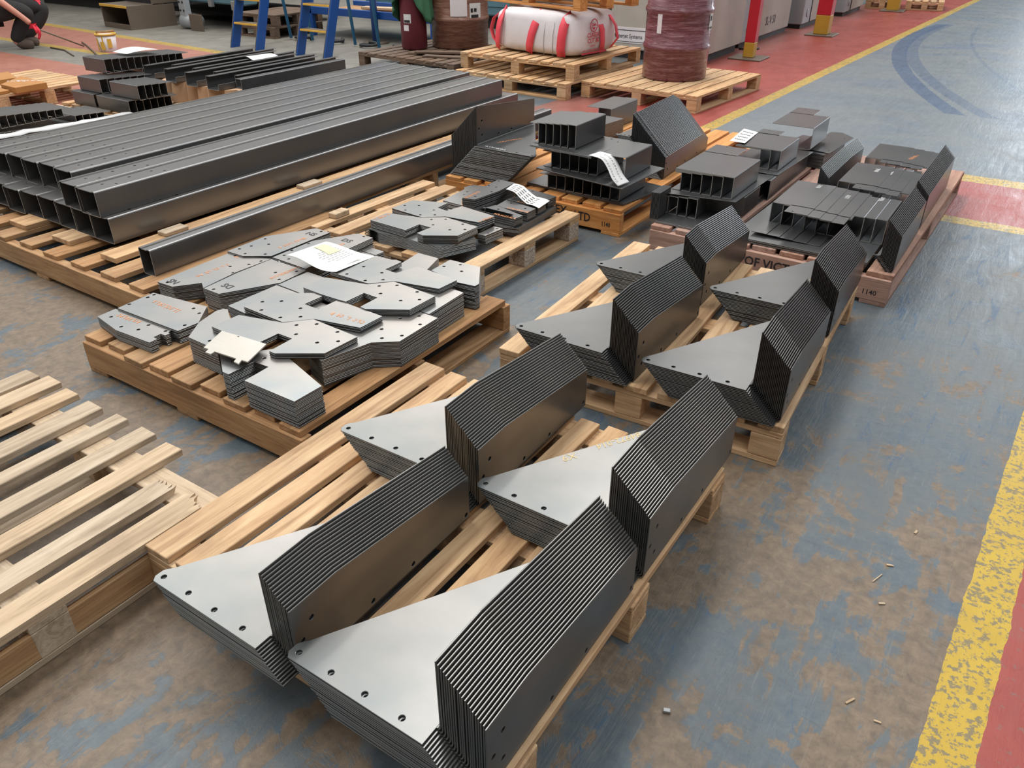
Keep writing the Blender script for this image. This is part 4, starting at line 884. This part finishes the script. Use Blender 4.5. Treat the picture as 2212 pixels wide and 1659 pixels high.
side_text('CLASSIC', .055, -.20, .175); side_text('CUT 80', .055, -.19, .125); side_text('GARNET', .024, -.15, .09, .0005); side_text('NET WT 1000 KG ABRASIVE GRAIN', .02, -.26, .055, .0004)
obj('printed_band', box(rx - .002, rx + .003, -.27, .12, .028, .044, 0), M['print'], bag)
me = lathe([(.058, 0), (.058, .004), (.050, .004), (.050, 0)], 32, cap=False); o = obj('printed_ring', me, M['print'], bag, (rx + .001, -.10, .275), (0, R(90), 0)); o.scale = (1, 1, 1)
side_text('GMA', .036, -.138, .268)
obj('printed_chevron', mesh('v', [(rx + .004, -.13, .258), (rx + .004, -.07, .258), (rx + .004, -.10, .232)], [(0, 1, 2)]), M['print'], bag)
t = pallet('tilted orange pallet lying on top of the white bag', (-5.25, 7.25, .708), -15.6, 1.5, .8, wood='orange', along='x', n=5, sw=.12, base='x', bx=(0, .5, 1), by=(0, .5, 1))
pallet('wide pale pallet carrying the film wrapped maroon drum', (-3.69, 6.72, 0), -4.5, 1.18, 1.36, wood='wood', along='y', n=9, sw=.115, base='y')
def drum_prof(r, h): return [(0.001, 0), (r * .97, 0), (r, .012), (r, .28 * h), (r + .012, .30 * h), (r + .014, .315 * h), (r + .012, .33 * h), (r, .35 * h), (r, .63 * h), (r + .012, .65 * h), (r + .014, .665 * h), (r + .012, .68 * h), (r, .70 * h), (r, .97 * h), (r + .006, .985 * h), (r * .98, h), (.001, h)]
dr = thing('drum', 'maroon steel drum wrapped in clear film on the wide pale pallet', 'drum', (-3.06, 7.38, WZ + .002), 0)
obj('drum_body', lathe(drum_prof(.298, .88), 64, False), M['drum'], dr)
lb = math.radians
def label_on(dr, r, a0, a1, z0, z1, mat='paper', name='label', **k):
    V = []; F = []; n = 8
    for i in range(n + 1):
        a = R(a0 + (a1 - a0) * i / n); V += [(r * math.cos(a), r * math.sin(a), z0), (r * math.cos(a), r * math.sin(a), z1)]
    for i in range(n): F.append((2 * i, 2 * i + 2, 2 * i + 3, 2 * i + 1))
    o = obj(name, mesh('l', V, F), M[mat], dr); m = o.modifiers.new('s', 'SOLIDIFY'); m.thickness = .0015; return o
label_on(dr, .301, -106, -97, .40, .58, 'bag'); 
l = label_on(dr, .301, -3, 12, .42, .56, 'paper'); label_on(l, .3035, 0, 6, .50, .54, 'ink', 'printing'); label_on(l, .3035, -1, 9, .435, .45, 'ink', 'printing')
pallet('dark old pallet under the gas cylinder and the brown wrapped drum', (-6.62, 6.85, 0), -4, 1.42, 1.35, wood='grimy', along='y', n=10, sw=.11, base='x')
for k, (x, y, z, L, a) in enumerate(((-6.02, 7.0, .1465, .85, 30), (-5.9, 6.97, .168, .8, 28), (-5.75, 6.92, .1465, .62, 20))):
    o = obj('old_board', box(0, L, 0, .09, 0, .02, .002, .002), M['grimy_x'], None, (x, y, z), (0, 0, R(a))); tag(o, ['long grey board lying', 'upper loose board lying', 'short loose board lying'][k] + ' in front of the brown wrapped drum', 'board')
dr2 = thing('drum', 'brown drum wrapped in wrinkled film behind the loose boards', 'drum', (-5.93, 7.84, WZ + .002), 0)
obj('drum_body', lathe(drum_prof(.325, .95), 64, False), M['drum_brown'], dr2)
label_on(dr2, .329, -71, -38, .34, .75, 'bag'); l = label_on(dr2, .331, -33, -8, .31, .47, 'paper')
for i, (a, b, z0, z1) in enumerate(((-31, -26, .38, .42), (-24, -18, .385, .42), (-30, -14, .325, .355))): label_on(l, .3335, a, b, z0, z1, 'ink', 'printing')
label_on(dr2, .331, -52, -40, .66, .75, 'note')
gc = thing('gas_cylinder', 'maroon gas cylinder with a green cloth over it beside the drum', 'gas cylinder', (-6.22, 7.36, WZ + .002), 0)
obj('cylinder_body', lathe([(.001, 0), (.13, 0), (.145, .02), (.145, .62), (.13, .70), (.07, .78), (.03, .80), (.03, .86), (.001, .86)], 40, False), M['maroon'], gc)
l = label_on(gc, .1475, -95, -60, .28, .37, 'paper'); label_on(gc, .1475, -97, -72, .20, .26, 'bag')
label_on(l, .1495, -92, -65, .285, .31, 'ink', 'printing')
# cloth: draped skirt with folds, open at the front
V = []; F = []; nu, nv = 48, 12
for j in range(nv + 1):
    for i in range(nu + 1):
        a = -math.pi * .33 + (2 * math.pi * .93) * i / nu; f = j / nv
        hang = .56 + .10 * math.sin(a * 2.3 + 1) - (.22 * math.exp(-((((a + math.pi * .42) + math.pi) % (2 * math.pi) - math.pi) / .55) ** 2))
        r_ = .03 + .15 * min(1, f * 2.2) + .022 * f * math.sin(11 * a) + .035 * f; z = .885 - .885 * 0 - f * hang * .95 - (.0 if f > .2 else 0)
        V.append((r_ * math.cos(a), r_ * math.sin(a), z))
for j in range(nv):
    for i in range(nu): q = j * (nu + 1) + i; F.append((q, q + 1, q + nu + 2, q + nu + 1))
o = obj('cloth', mesh('c', V, F, True), M['green'], None, (-6.22, 7.36, WZ + .01)); m = o.modifiers.new('s', 'SOLIDIFY'); m.thickness = .004; tag(o, 'green cloth draped over the gas cylinder', 'cloth')
# black crate behind bag
o = obj('basket', box(-5.35, -5.08, 8.35, 8.65, 0, .42, .01), M['teal']); tag(o, 'dark basket standing between the brown drum and the white bag', 'basket')
# ------------------------------------------------------------------ cabinets
def cabinet(label, x0, x1, y0, y1, h, txt=None, split=.4, handle=True):
    t = thing('cabinet', label, 'cabinet', (x1, y0, 0), 0)
    obj('cabinet_body', box(x0 - x1, -.0, split, y1 - y0, .06, h, .012), M['cab'], t)
    dd = obj('cabinet_door', box(x0 - x1, -.004, 0, split - .012, .055, h - .01, .012), M['cabgrey'], t)
    obj('plinth', box(x0 - x1 + .03, -.03, .03, y1 - y0 - .03, 0, .058, .002), M['black'], t)
    for z in (.20, .62): 
        o = obj('cover_disc', lathe([(.001, 0), (.055, 0), (.055, .008), (.048, .010), (.001, .010)], 28, False), M['cabgrey'], dd, (-.004, split * .55, z), (0, R(90), 0))
    if handle: obj('hood', box(0.001, .07, split + .55, y1 - y0 - .25, .62, .84, .015), M['cab'], t)
    if txt: text(txt, .15, M['ink'], t, 'lettering', (.0015, split + .50, .18), (R(90), 0, R(90)), bold=.002, width=.9)
    obj('seal_strip', box(-.02, .003, split - .012, split, .06, h, 0), M['black'], t)
    return t
cabinet('first cream cabinet beyond the wrapped drum, lettered SL-V 50', -4.9, -3.47, 10.42, 12.4, 1.6, 'SL-V 50')
cabinet('second cream cabinet behind the red post, partly lettered', -4.9, -3.37, 12.75, 14.2, 1.5, 'SL-V 50')
cabinet('farthest cream cabinet beyond the red post', -4.9, -3.24, 14.7, 16.0, 1.5)
t = thing('cabinet', 'pale grey machine cabinet with small dark lettering behind the wrapped drum', 'cabinet', (-4.55, 8.93, 0), 0)
obj('cabinet_body', box(0, 1.15, 0, 1.3, .1, 1.5, .012), M['cab'], t); obj('plinth', box(.05, 1.1, .05, 1.25, 0, .099, .002), M['black'], t)
obj('name_plate', box(.08, .52, -.004, -.0005, .17, .34, .001), M['bag'], t); text('Waterjet Systems', .062, M['ink'], t, 'lettering', (.04, -.0045, .225), (R(90), 0, 0), width=.85, bold=.0008); obj('rule', box(.1, .5, -.006, -.0042, .305, .312, 0), M['ink'], t); obj('rule', box(.1, .5, -.006, -.0042, .185, .19, 0), M['ink'], t)
obj('side_panel', box(1.151, 1.17, .1, 1.2, .1, 1.2, .004), M['cab'], t)
t = thing('cabinet', 'cream cabinet with a red edge close behind the wrapped drum', 'cabinet', (-3.75, 10.0, 0), 0); t.location = (-4.3, 10.34 - .75, 0)
bpy.data.objects.remove(t)
def post(label, x, y, s=.19, split=.44, h=3.0):
    t = thing('steel_post', label, 'post', (x, y, 0), 0)
    obj('base_plate', box(-.19, .19, -.19, .19, 0, .018, .003), M['rust'], t)
    obj('lower_post', box(-s / 2, s / 2, -s / 2, s / 2, .0185, split, .006), M['ypost'], t); obj('upper_post', box(-s / 2, s / 2, -s / 2, s / 2, split + .0005, h, .006), M['redpost'], t)
post('red post with worn yellow foot standing before the cabinets', -2.95, 12.28, split=.26); post('farther yellow footed post standing at the distant pallets', -2.74, 16.05, split=.9)
post('red and yellow post right behind the wrapped drum', -3.12, 9.75, .12, .18)
pallet('distant pale pallet standing right of the far post', (-2.60, 16.35, 0), 8, .6, .9, wood='wood', n=5)
pallet('distant pale pallet standing left of the far post', (-3.25, 16.25, 0), 8, .55, .9, wood='wood', n=5)
o = obj('cable', tube_mesh([(-3.45, 10.35, .012), (-3.36, 10.30, .02), (-3.30, 10.36, .012), (-3.25, 10.5, .012)], .012, 8), M['black']); tag(o, 'short black cable on the floor at the first cabinet foot', 'cable')
# ------------------------------------------------------------------ ladders, steps and machines at the top left
def stepladder(label, x, y, w_, lean=.26, mir=1):
    t = thing('step_ladder', label, 'ladder', (x, y, 0), 0); H_ = 1.9
    def ln(z): return lean * z
    for k, xx in enumerate((0, w_)):
        V = []
        for z in (0, H_):
            o_ = xx + .10 * z * (1 if k == 0 else 1); V += [(o_, ln(z), z), (o_ + .022, ln(z), z), (o_ + .022, ln(z) + .13, z), (o_, ln(z) + .13, z)]
        me = mesh('r', V, [(0, 3, 2, 1), (4, 5, 6, 7), (0, 1, 5, 4), (1, 2, 6, 5), (2, 3, 7, 6), (3, 0, 4, 7)]); obj('side_rail', me, M['blue'], t)
        V2 = [(v[0] + (-.004 if k == 0 else -.004), v[1] - .001, v[2]) for v in V]
        obj('rail_edge', tube_mesh([(xx, ln(0) - .002, .0), (xx + .10 * H_, ln(H_) - .002, H_)], .006, 6), M['rawedge'], t)
    for z in (.27, .54, .81, 1.08, 1.35, 1.62):
        x0 = .10 * z + .0225; obj('step', box(x0, x0 + w_ - .023, ln(z) + .002, ln(z) + .12, z, z + .022, .002), M['yellow'], t)
        obj('step_grip', box(x0 + .005, x0 + w_ - .03, ln(z) + .012, ln(z) + .11, z + .0222, z + .025, 0), M['rust'], t)
    for xx in (.03, w_ - .02): obj('rear_leg', tube_mesh([(xx + .05, .95, .02), (xx + .18, lean * 1.8 + .15, 1.8)], .02, 8), M['blue2'], t)
stepladder('left blue step ladder with yellow treads', -8.91, 6.93, .46); stepladder('right blue step ladder with yellow treads', -7.74, 6.94, .46)
t = thing('machine_step', 'dark chequer metal step with a yellow front edge', 'step', (-12.18, 7.27, 0), -4)
obj('side_plate', box(.72, .735, 0, .75, 0, .30, .002), M['rust'], t); obj('side_plate', box(0, .015, 0, .75, 0, .30, .002), M['rust'], t)
obj('tread', box(0, .735, 0, .42, .3005, .315, .002), M['rust'], t); obj('front_edge', box(0, .735, -.012, 0, .285, .318, .002), M['yellow'], t); obj('kick_plate', box(.016, .719, 0, .012, 0, .07, .002), M['rust'], t)
obj('upper_side', box(.72, .735, .40, .85, .316, .75, .002), M['rust'], t); obj('upper_riser', box(.016, .719, .43, .44, .0, .70, .002), M['cloth'], t)
t = thing('machine', 'teal and dark machine on a bolted steel leg at the top left', 'machine', (-11.1, 7.75, 0), 0)
obj('machine_bed', box(-1.6, 1.25, .5, 2.3, .42, 1.1, .02), M['teal'], t); obj('machine_beam', box(-.2, 1.28, .25, .49, .34, .62, .02), M['teal'], t)
obj('leg', box(.12, .26, .0, .10, .16, .9, .006), M['cabgrey'], t)
for z in (.25, .36, .47):
    for x in (.155, .225): obj('bolt', lathe([(.001, 0), (.014, 0), (.014, .008), (.001, .008)], 10, False), M['black'], t, (x, -.001, z), (R(90), 0, 0))
obj('foot_roller', tube_mesh([(.12, .04, .10), (.42, .10, .10)], .095, 24), M['cabgrey'], t); obj('foot_bracket', box(.38, .66, -.05, -.03, 0, .22, .004), M['rust'], t); obj('inner_leg', box(-.75, -.65, .2, .3, 0, .42, .004), M['rust'], t)
obj('bracket', box(1.05, 1.12, .19, .249, .28, .40, .004), M['rawedge'], t); obj('bracket', box(.55, .62, .19, .249, .30, .42, .004), M['rawedge'], t)
obj('under_tray', box(-1.5, 1.2, .8, 2.2, .10, .15, .01), M['cloth'], t)
pallet('old pallet standing on the floor behind the left ladder', (-9.75, 7.75, 0), 0, .75, .9, wood='grimy'); pallet('second old pallet on top of the one behind the left ladder', (-9.75, 7.77, .146), 2, .75, .9, wood='grimy')
t = thing('work_bench', 'blue tubular bench frame behind the ladders', 'bench', (-8.0, 8.2, 0), 0)
obj('post', tube_mesh([(.38, .04, 0), (.38, .04, 1.4)], .045, 16), M['blue'], t); obj('post_base', lathe([(.001, 0), (.17, 0), (.17, .02), (.001, .02)], 28, False), M['rust'], t, (.38, .04, 0))
for z in (.28, .62): obj('rail', box(-.9, 1.3, .1, .16, z, z + .09, .004), M['blue'], t)
for x in (-.9, 1.25): obj('post', box(x, x + .07, .1, .17, 0, 1.2, .004), M['blue'], t)
obj('rear_rail', box(-.9, 1.3, 1.0, 1.06, .28, .37, .004), M['blue'], t); obj('shelf', box(-.88, 1.28, .17, .99, .29, .31, .002), M['brown_x'], t)
for k, (x, y, z, L) in enumerate(((-8.85, 8.48, .3105, .6), (-8.3, 8.75, .3105, .8), (-7.5, 8.5, .3105, .7), (-8.2, 8.62, .342, .7))):
    o = obj('timber_plank', box(0, L, 0, .14, 0, .03, .003, .002), M['old_x'], None, (x, y, z), (0, 0, R(6 * k - 8))); tag(o, ['leftmost grey plank', 'middle grey plank', 'rightmost grey plank', 'upper grey plank'][k] + ' lying on the blue bench shelf', 'plank')
for k in range(4):
    pts = [((-8.62, -8.05, -7.45, -6.92)[k] + .12 * math.cos(a * .5 + k), 7.92 + .10 * math.sin(a * .5 + k), .02 + .002 * a) for a in range(14)]
    o = obj('hose', tube_mesh(pts, .018, 8), M['black']); tag(o, ['leftmost', 'second', 'third', 'rightmost'][k] + ' coil of black hose on the floor behind the ladders', 'hose')
for k, (x0, x1, y0, y1, h, mk, lb) in enumerate(((-16.5, -13.6, 8.6, 11, 1.2, 'rust', 'dark brown machine body at the far top left'), (-9.6, -6.5, 10.2, 12.2, 1.3, 'teal', 'dark machine housing far behind the blue bench'), (-6.3, -5.05, 9.4, 11.4, 1.1, 'rust', 'dark brown crate far behind the brown drum'))):
    t = thing('machine', lb, 'machine', (x0, y0, 0), 0); obj('housing', box(0, x1 - x0, 0, y1 - y0, .18, h, .02), M[mk], t); obj('skirt', box(.1, x1 - x0 - .1, .1, y1 - y0 - .1, 0, .179, .002), M['cloth'], t)
    for q in range(3): obj('access_panel', box((x1 - x0) * (.08 + .3 * q), (x1 - x0) * (.33 + .3 * q), -.012, -.0005, .3, h - .15, .006), M[mk], t)
# bucket
t = thing('bucket', 'dented white and yellow paint bucket on the red floor', 'bucket', (-9.93, 5.90, 0), 0)
obj('bucket_body', lathe([(.001, 0), (.088, 0), (.092, .006), (.115, .19), (.112, .19), (.090, .012), (.001, .010)], 32, False), M['bag'], t); obj('rim', lathe([(.112, .186), (.124, .186), (.124, .205), (.112, .205), (.112, .186)], 32, False), M['yellow'], t)
for a0, a1, z0, z1 in ((-75, -50, .03, .12), (-110, -92, .02, .16), (-30, -5, .05, .15), (-60, -52, .09, .18)): label_on(t, .1135, a0, a1, z0, z1, 'yellow', 'paint_run')
obj('brush', tube_mesh([(-.10, -.05, .215), (.02, .0, .222), (.12, .05, .235)], .012, 8), M['brown_x'], t)
# rods on the floor
o = obj('steel_rod', tube_mesh([(-10.85, 6.1, .012), (-10.55, 5.98, .012), (-9.6, 5.55, .011), (-8.8, 5.25, .011)], .010, 8), M['rust']); tag(o, 'long thin steel rod lying across the yellow line behind the worker', 'rod')
o = obj('steel_rod', tube_mesh([(-10.75, 5.62, .01), (-10.4, 5.6, .01), (-9.9, 5.42, .01)], .009, 8), M['rust']); tag(o, 'short bent steel rod on the floor near the paint bucket', 'rod')
# ------------------------------------------------------------------ crouching worker
def skin(name, joints, edges, mat, parent, root=0, sub=2, smooth=True):
    me = bpy.data.meshes.new(name); me.from_pydata([j[:3] for j in joints], edges, []); ob = bpy.data.objects.new('tmp', me); C.objects.link(ob)
    m = ob.modifiers.new('skin', 'SKIN'); m.use_smooth_shade = True
    sv = me.skin_vertices[0].data if me.skin_vertices else None
    if sv is None: 
        me.attributes; 
    for i, j in enumerate(joints):
        r = j[3]; me.skin_vertices[0].data[i].radius = (r, j[4] if len(j) > 4 else r); me.skin_vertices[0].data[i].use_root = (i == root)
    s = ob.modifiers.new('sub', 'SUBSURF'); s.levels = sub; s.render_levels = sub
    dg = bpy.context.evaluated_depsgraph_get(); m2 = bpy.data.meshes.new_from_object(ob.evaluated_get(dg)); bpy.data.objects.remove(ob)
    for p in m2.polygons: p.use_smooth = True
    return obj(name, m2, mat, parent)
# local axes: x forward (to the right in the photo), y away from the camera, z up
wk = thing('person', 'person in dark workwear and red gloves crouching with a steel rod', 'person', (-11.12, 5.42, 0), math.degrees(math.atan2(.896, .444)))
N_, Fq = -.13, .13
J = [(-.30, 0, .43, .155, .13), (-.26, 0, .62, .145, .12), (-.16, 0, .82, .16, .12), (-.07, 0, .97, .10, .09), (-.01, 0, 1.06, .055, .055), (.04, 0, 1.14, .085, .075), (.06, 0, 1.24, .088, .08),   # pelvis..head
     (-.10, -.21, .93, .062), (-.13, -.33, .64, .048), (.15, -.34, .36, .034), (.20, -.34, .30, .036),          # near arm, hanging to the rod
     (-.10, .19, .93, .062), (.0, .28, .80, .048), (.25, .22, .60, .036), (.31, .20, .55, .036),               # far arm on the knee
     (-.27, N_, .42, .115), (.06, N_ - .04, .46, .10), (.22, N_ - .04, .42, .085), (.08, N_ - .02, .25, .068), (-.03, N_, .09, .05), (.10, N_ - .01, .045, .045), (.18, N_ - .01, .035, .04),
     (-.27, Fq, .42, .115), (.14, Fq + .05, .47, .105), (.40, Fq + .06, .42, .092), (.26, Fq + .04, .25, .066), (.06, Fq, .10, .05), (.17, Fq, .045, .045), (.25, Fq, .035, .04)]
E_ = [(0, 1), (1, 2), (2, 3), (3, 4), (4, 5), (5, 6), (2, 7), (7, 8), (8, 9), (9, 10), (2, 11), (11, 12), (12, 13), (13, 14), (0, 15), (15, 16), (16, 17), (17, 18), (18, 19), (19, 20), (20, 21), (0, 22), (22, 23), (23, 24), (24, 25), (25, 26), (26, 27), (27, 28)]
bd = skin('body', J, E_, M['skin'], wk)
def grow(ids, d, name, mat, cut=None, extra=None):
    mp = {i: k for k, i in enumerate(ids)}; jj = []
    for i in ids:
        j = J[i]; jj.append((j[0], j[1], j[2], j[3] + d, (j[4] if len(j) > 4 else j[3]) + d))
    if extra:
        for k, v in extra.items(): jj[mp[k]] = v
    return skin(name, jj, [(mp[a], mp[b]) for a, b in E_ if a in mp and b in mp], mat, wk)
grow([0, 15, 16, 17, 18, 19, 22, 23, 24, 25, 26], .024, 'trousers', M['cloth'], extra={19: (-.025, N_, .075, .074), 26: (.06, Fq, .08, .074)})
grow([0, 1, 2, 3, 7, 8, 11, 12], .022, 'shirt', M['cloth'], extra={8: (-.13, -.32, .68, .066), 12: (.0, .275, .82, .066)})
grow([19, 20, 21], .022, 'boot', M['boot']); grow([26, 27, 28], .022, 'boot', M['boot'])
# hair cap
bm = bmesh.new(); bmesh.ops.create_uvsphere(bm, u_segments=24, v_segments=14, radius=.105)
for v in bm.verts: v.co = Vector((v.co.x * 1.05 - .012, v.co.y * .95, v.co.z * 1.0 + .03))
bmesh.ops.delete(bm, geom=[v for v in bm.verts if v.co.z < .0 and v.co.x > -.02 or v.co.z < -.06], context='VERTS'); obj('hair', bm_mesh(bm, smooth=True), M['boot'], wk, (.05, 0, 1.22))
for y in (-.035, .035):
    obj('eye', lathe([(.001, -.012), (.009, -.006), (.012, 0), (.009, .006), (.001, .012)], 12, False), M['bag'], wk, (.138, y, 1.215))
obj('nose', tube_mesh([(.135, 0, 1.225), (.158, 0, 1.19), (.14, 0, 1.18)], [.008, .013, .008], 8), M['skin'], wk); obj('mouth', tube_mesh([(.128, -.022, 1.155), (.136, 0, 1.152), (.128, .022, 1.155)], .006, 8), M['strap'], wk)
for y in (-.09, .09): obj('ear', tube_mesh([(.04, y, 1.235), (.03, y * 1.08, 1.215), (.045, y, 1.19)], [.008, .012, .008], 8), M['skin'], wk)
def glove(palm, fdir, down, name='glove', curl=.5, sgn=1):
    p = Vector(palm); f = Vector(fdir).normalized(); d = Vector(down).normalized(); s = f.cross(d).normalized() * sgn
    j = [(*(p - f * .06), .043, .038), (*(p), .046, .030), (*(p + f * .045), .046, .024)]; e = [(0, 1), (1, 2)]
    for k, (o_, L) in enumerate(((-.034, .072), (-.012, .082), (.012, .076), (.033, .060))):
        b = p + f * .045 + s * o_; q1 = b + f * L * .5 + d * curl * L * .35; q2 = q1 + f * L * .25 + d * curl * L * .8
        n0 = len(j); j += [(*(b + f * .012), .0145), (*q1, .0145), (*q2, .013)]; e += [(2, n0), (n0, n0 + 1), (n0 + 1, n0 + 2)]
    b = p - f * .01 - s * .04; n0 = len(j); j += [(*b, .017), (*(b - s * .025 + f * .035 + d * .01), .015), (*(b - s * .012 + f * .065 + d * .035), .013)]; e += [(0, n0), (n0, n0 + 1), (n0 + 1, n0 + 2)]
    return skin(name, j, e, M['glove'], wk, 0, 1)
glove((.235, -.34, .26), (.6, .0, -.75), (-.6, .1, -.5), curl=.9)
glove((.355, .17, .50), (.7, .0, -.7), (-.5, 0, -.8), curl=.5)
ln_ = Matrix.Rotation(math.atan2(.896, .444), 4, 'Z')
def wp(v): return tuple(ln_ @ Vector(v) + Vector((-11.12, 5.42, 0)))
o = obj('steel_rod', tube_mesh([wp((.22, -.36, .262)), wp((.27, -.36, .235)), wp((.72, -.36, .012))], .009, 8), M['rust']); tag(o, 'thin steel rod held down to the floor by the crouching person', 'rod')
# bits of wood and swarf on the floor
for k, (x, y, L, a, wd, lb) in enumerate(((.033, 2.009, .016, 80, .007, 'small curled wood shaving near the yellow line, farthest of the shavings'), (-.001, 1.83, .018, 20, .006, 'short pale wood chip between the shaving and the long splinter'),
        (-.019, 1.762, .045, 70, .004, 'long thin pale splinter on the bare floor beside the yellow line'), (.01, 1.676, .016, 30, .006, 'tiny pale chip just below the long splinter'), (.012, 1.337, .026, 60, .006, 'thick pale splinter in the brown patch at the lower right'), (.074, 1.316, .015, 10, .005, 'crossed pale chip nearest the yellow line at the lower right'))):
    o = obj('wood_splinter', box(-L / 2, L / 2, -wd / 2, wd / 2, 0.0003, .0035, .0008, .0008), M['old_x'], None, (x, y, 0), (0, 0, R(a))); tag(o, lb, 'wood chip')
o = obj('metal_scrap', box(-.008, .008, -.005, .005, .0003, .008, .001), M['rawedge'], None, (-.316, 1.087, 0), (0, 0, .4)); tag(o, 'small shiny metal scrap on the floor right of the nearest stack', 'scrap')
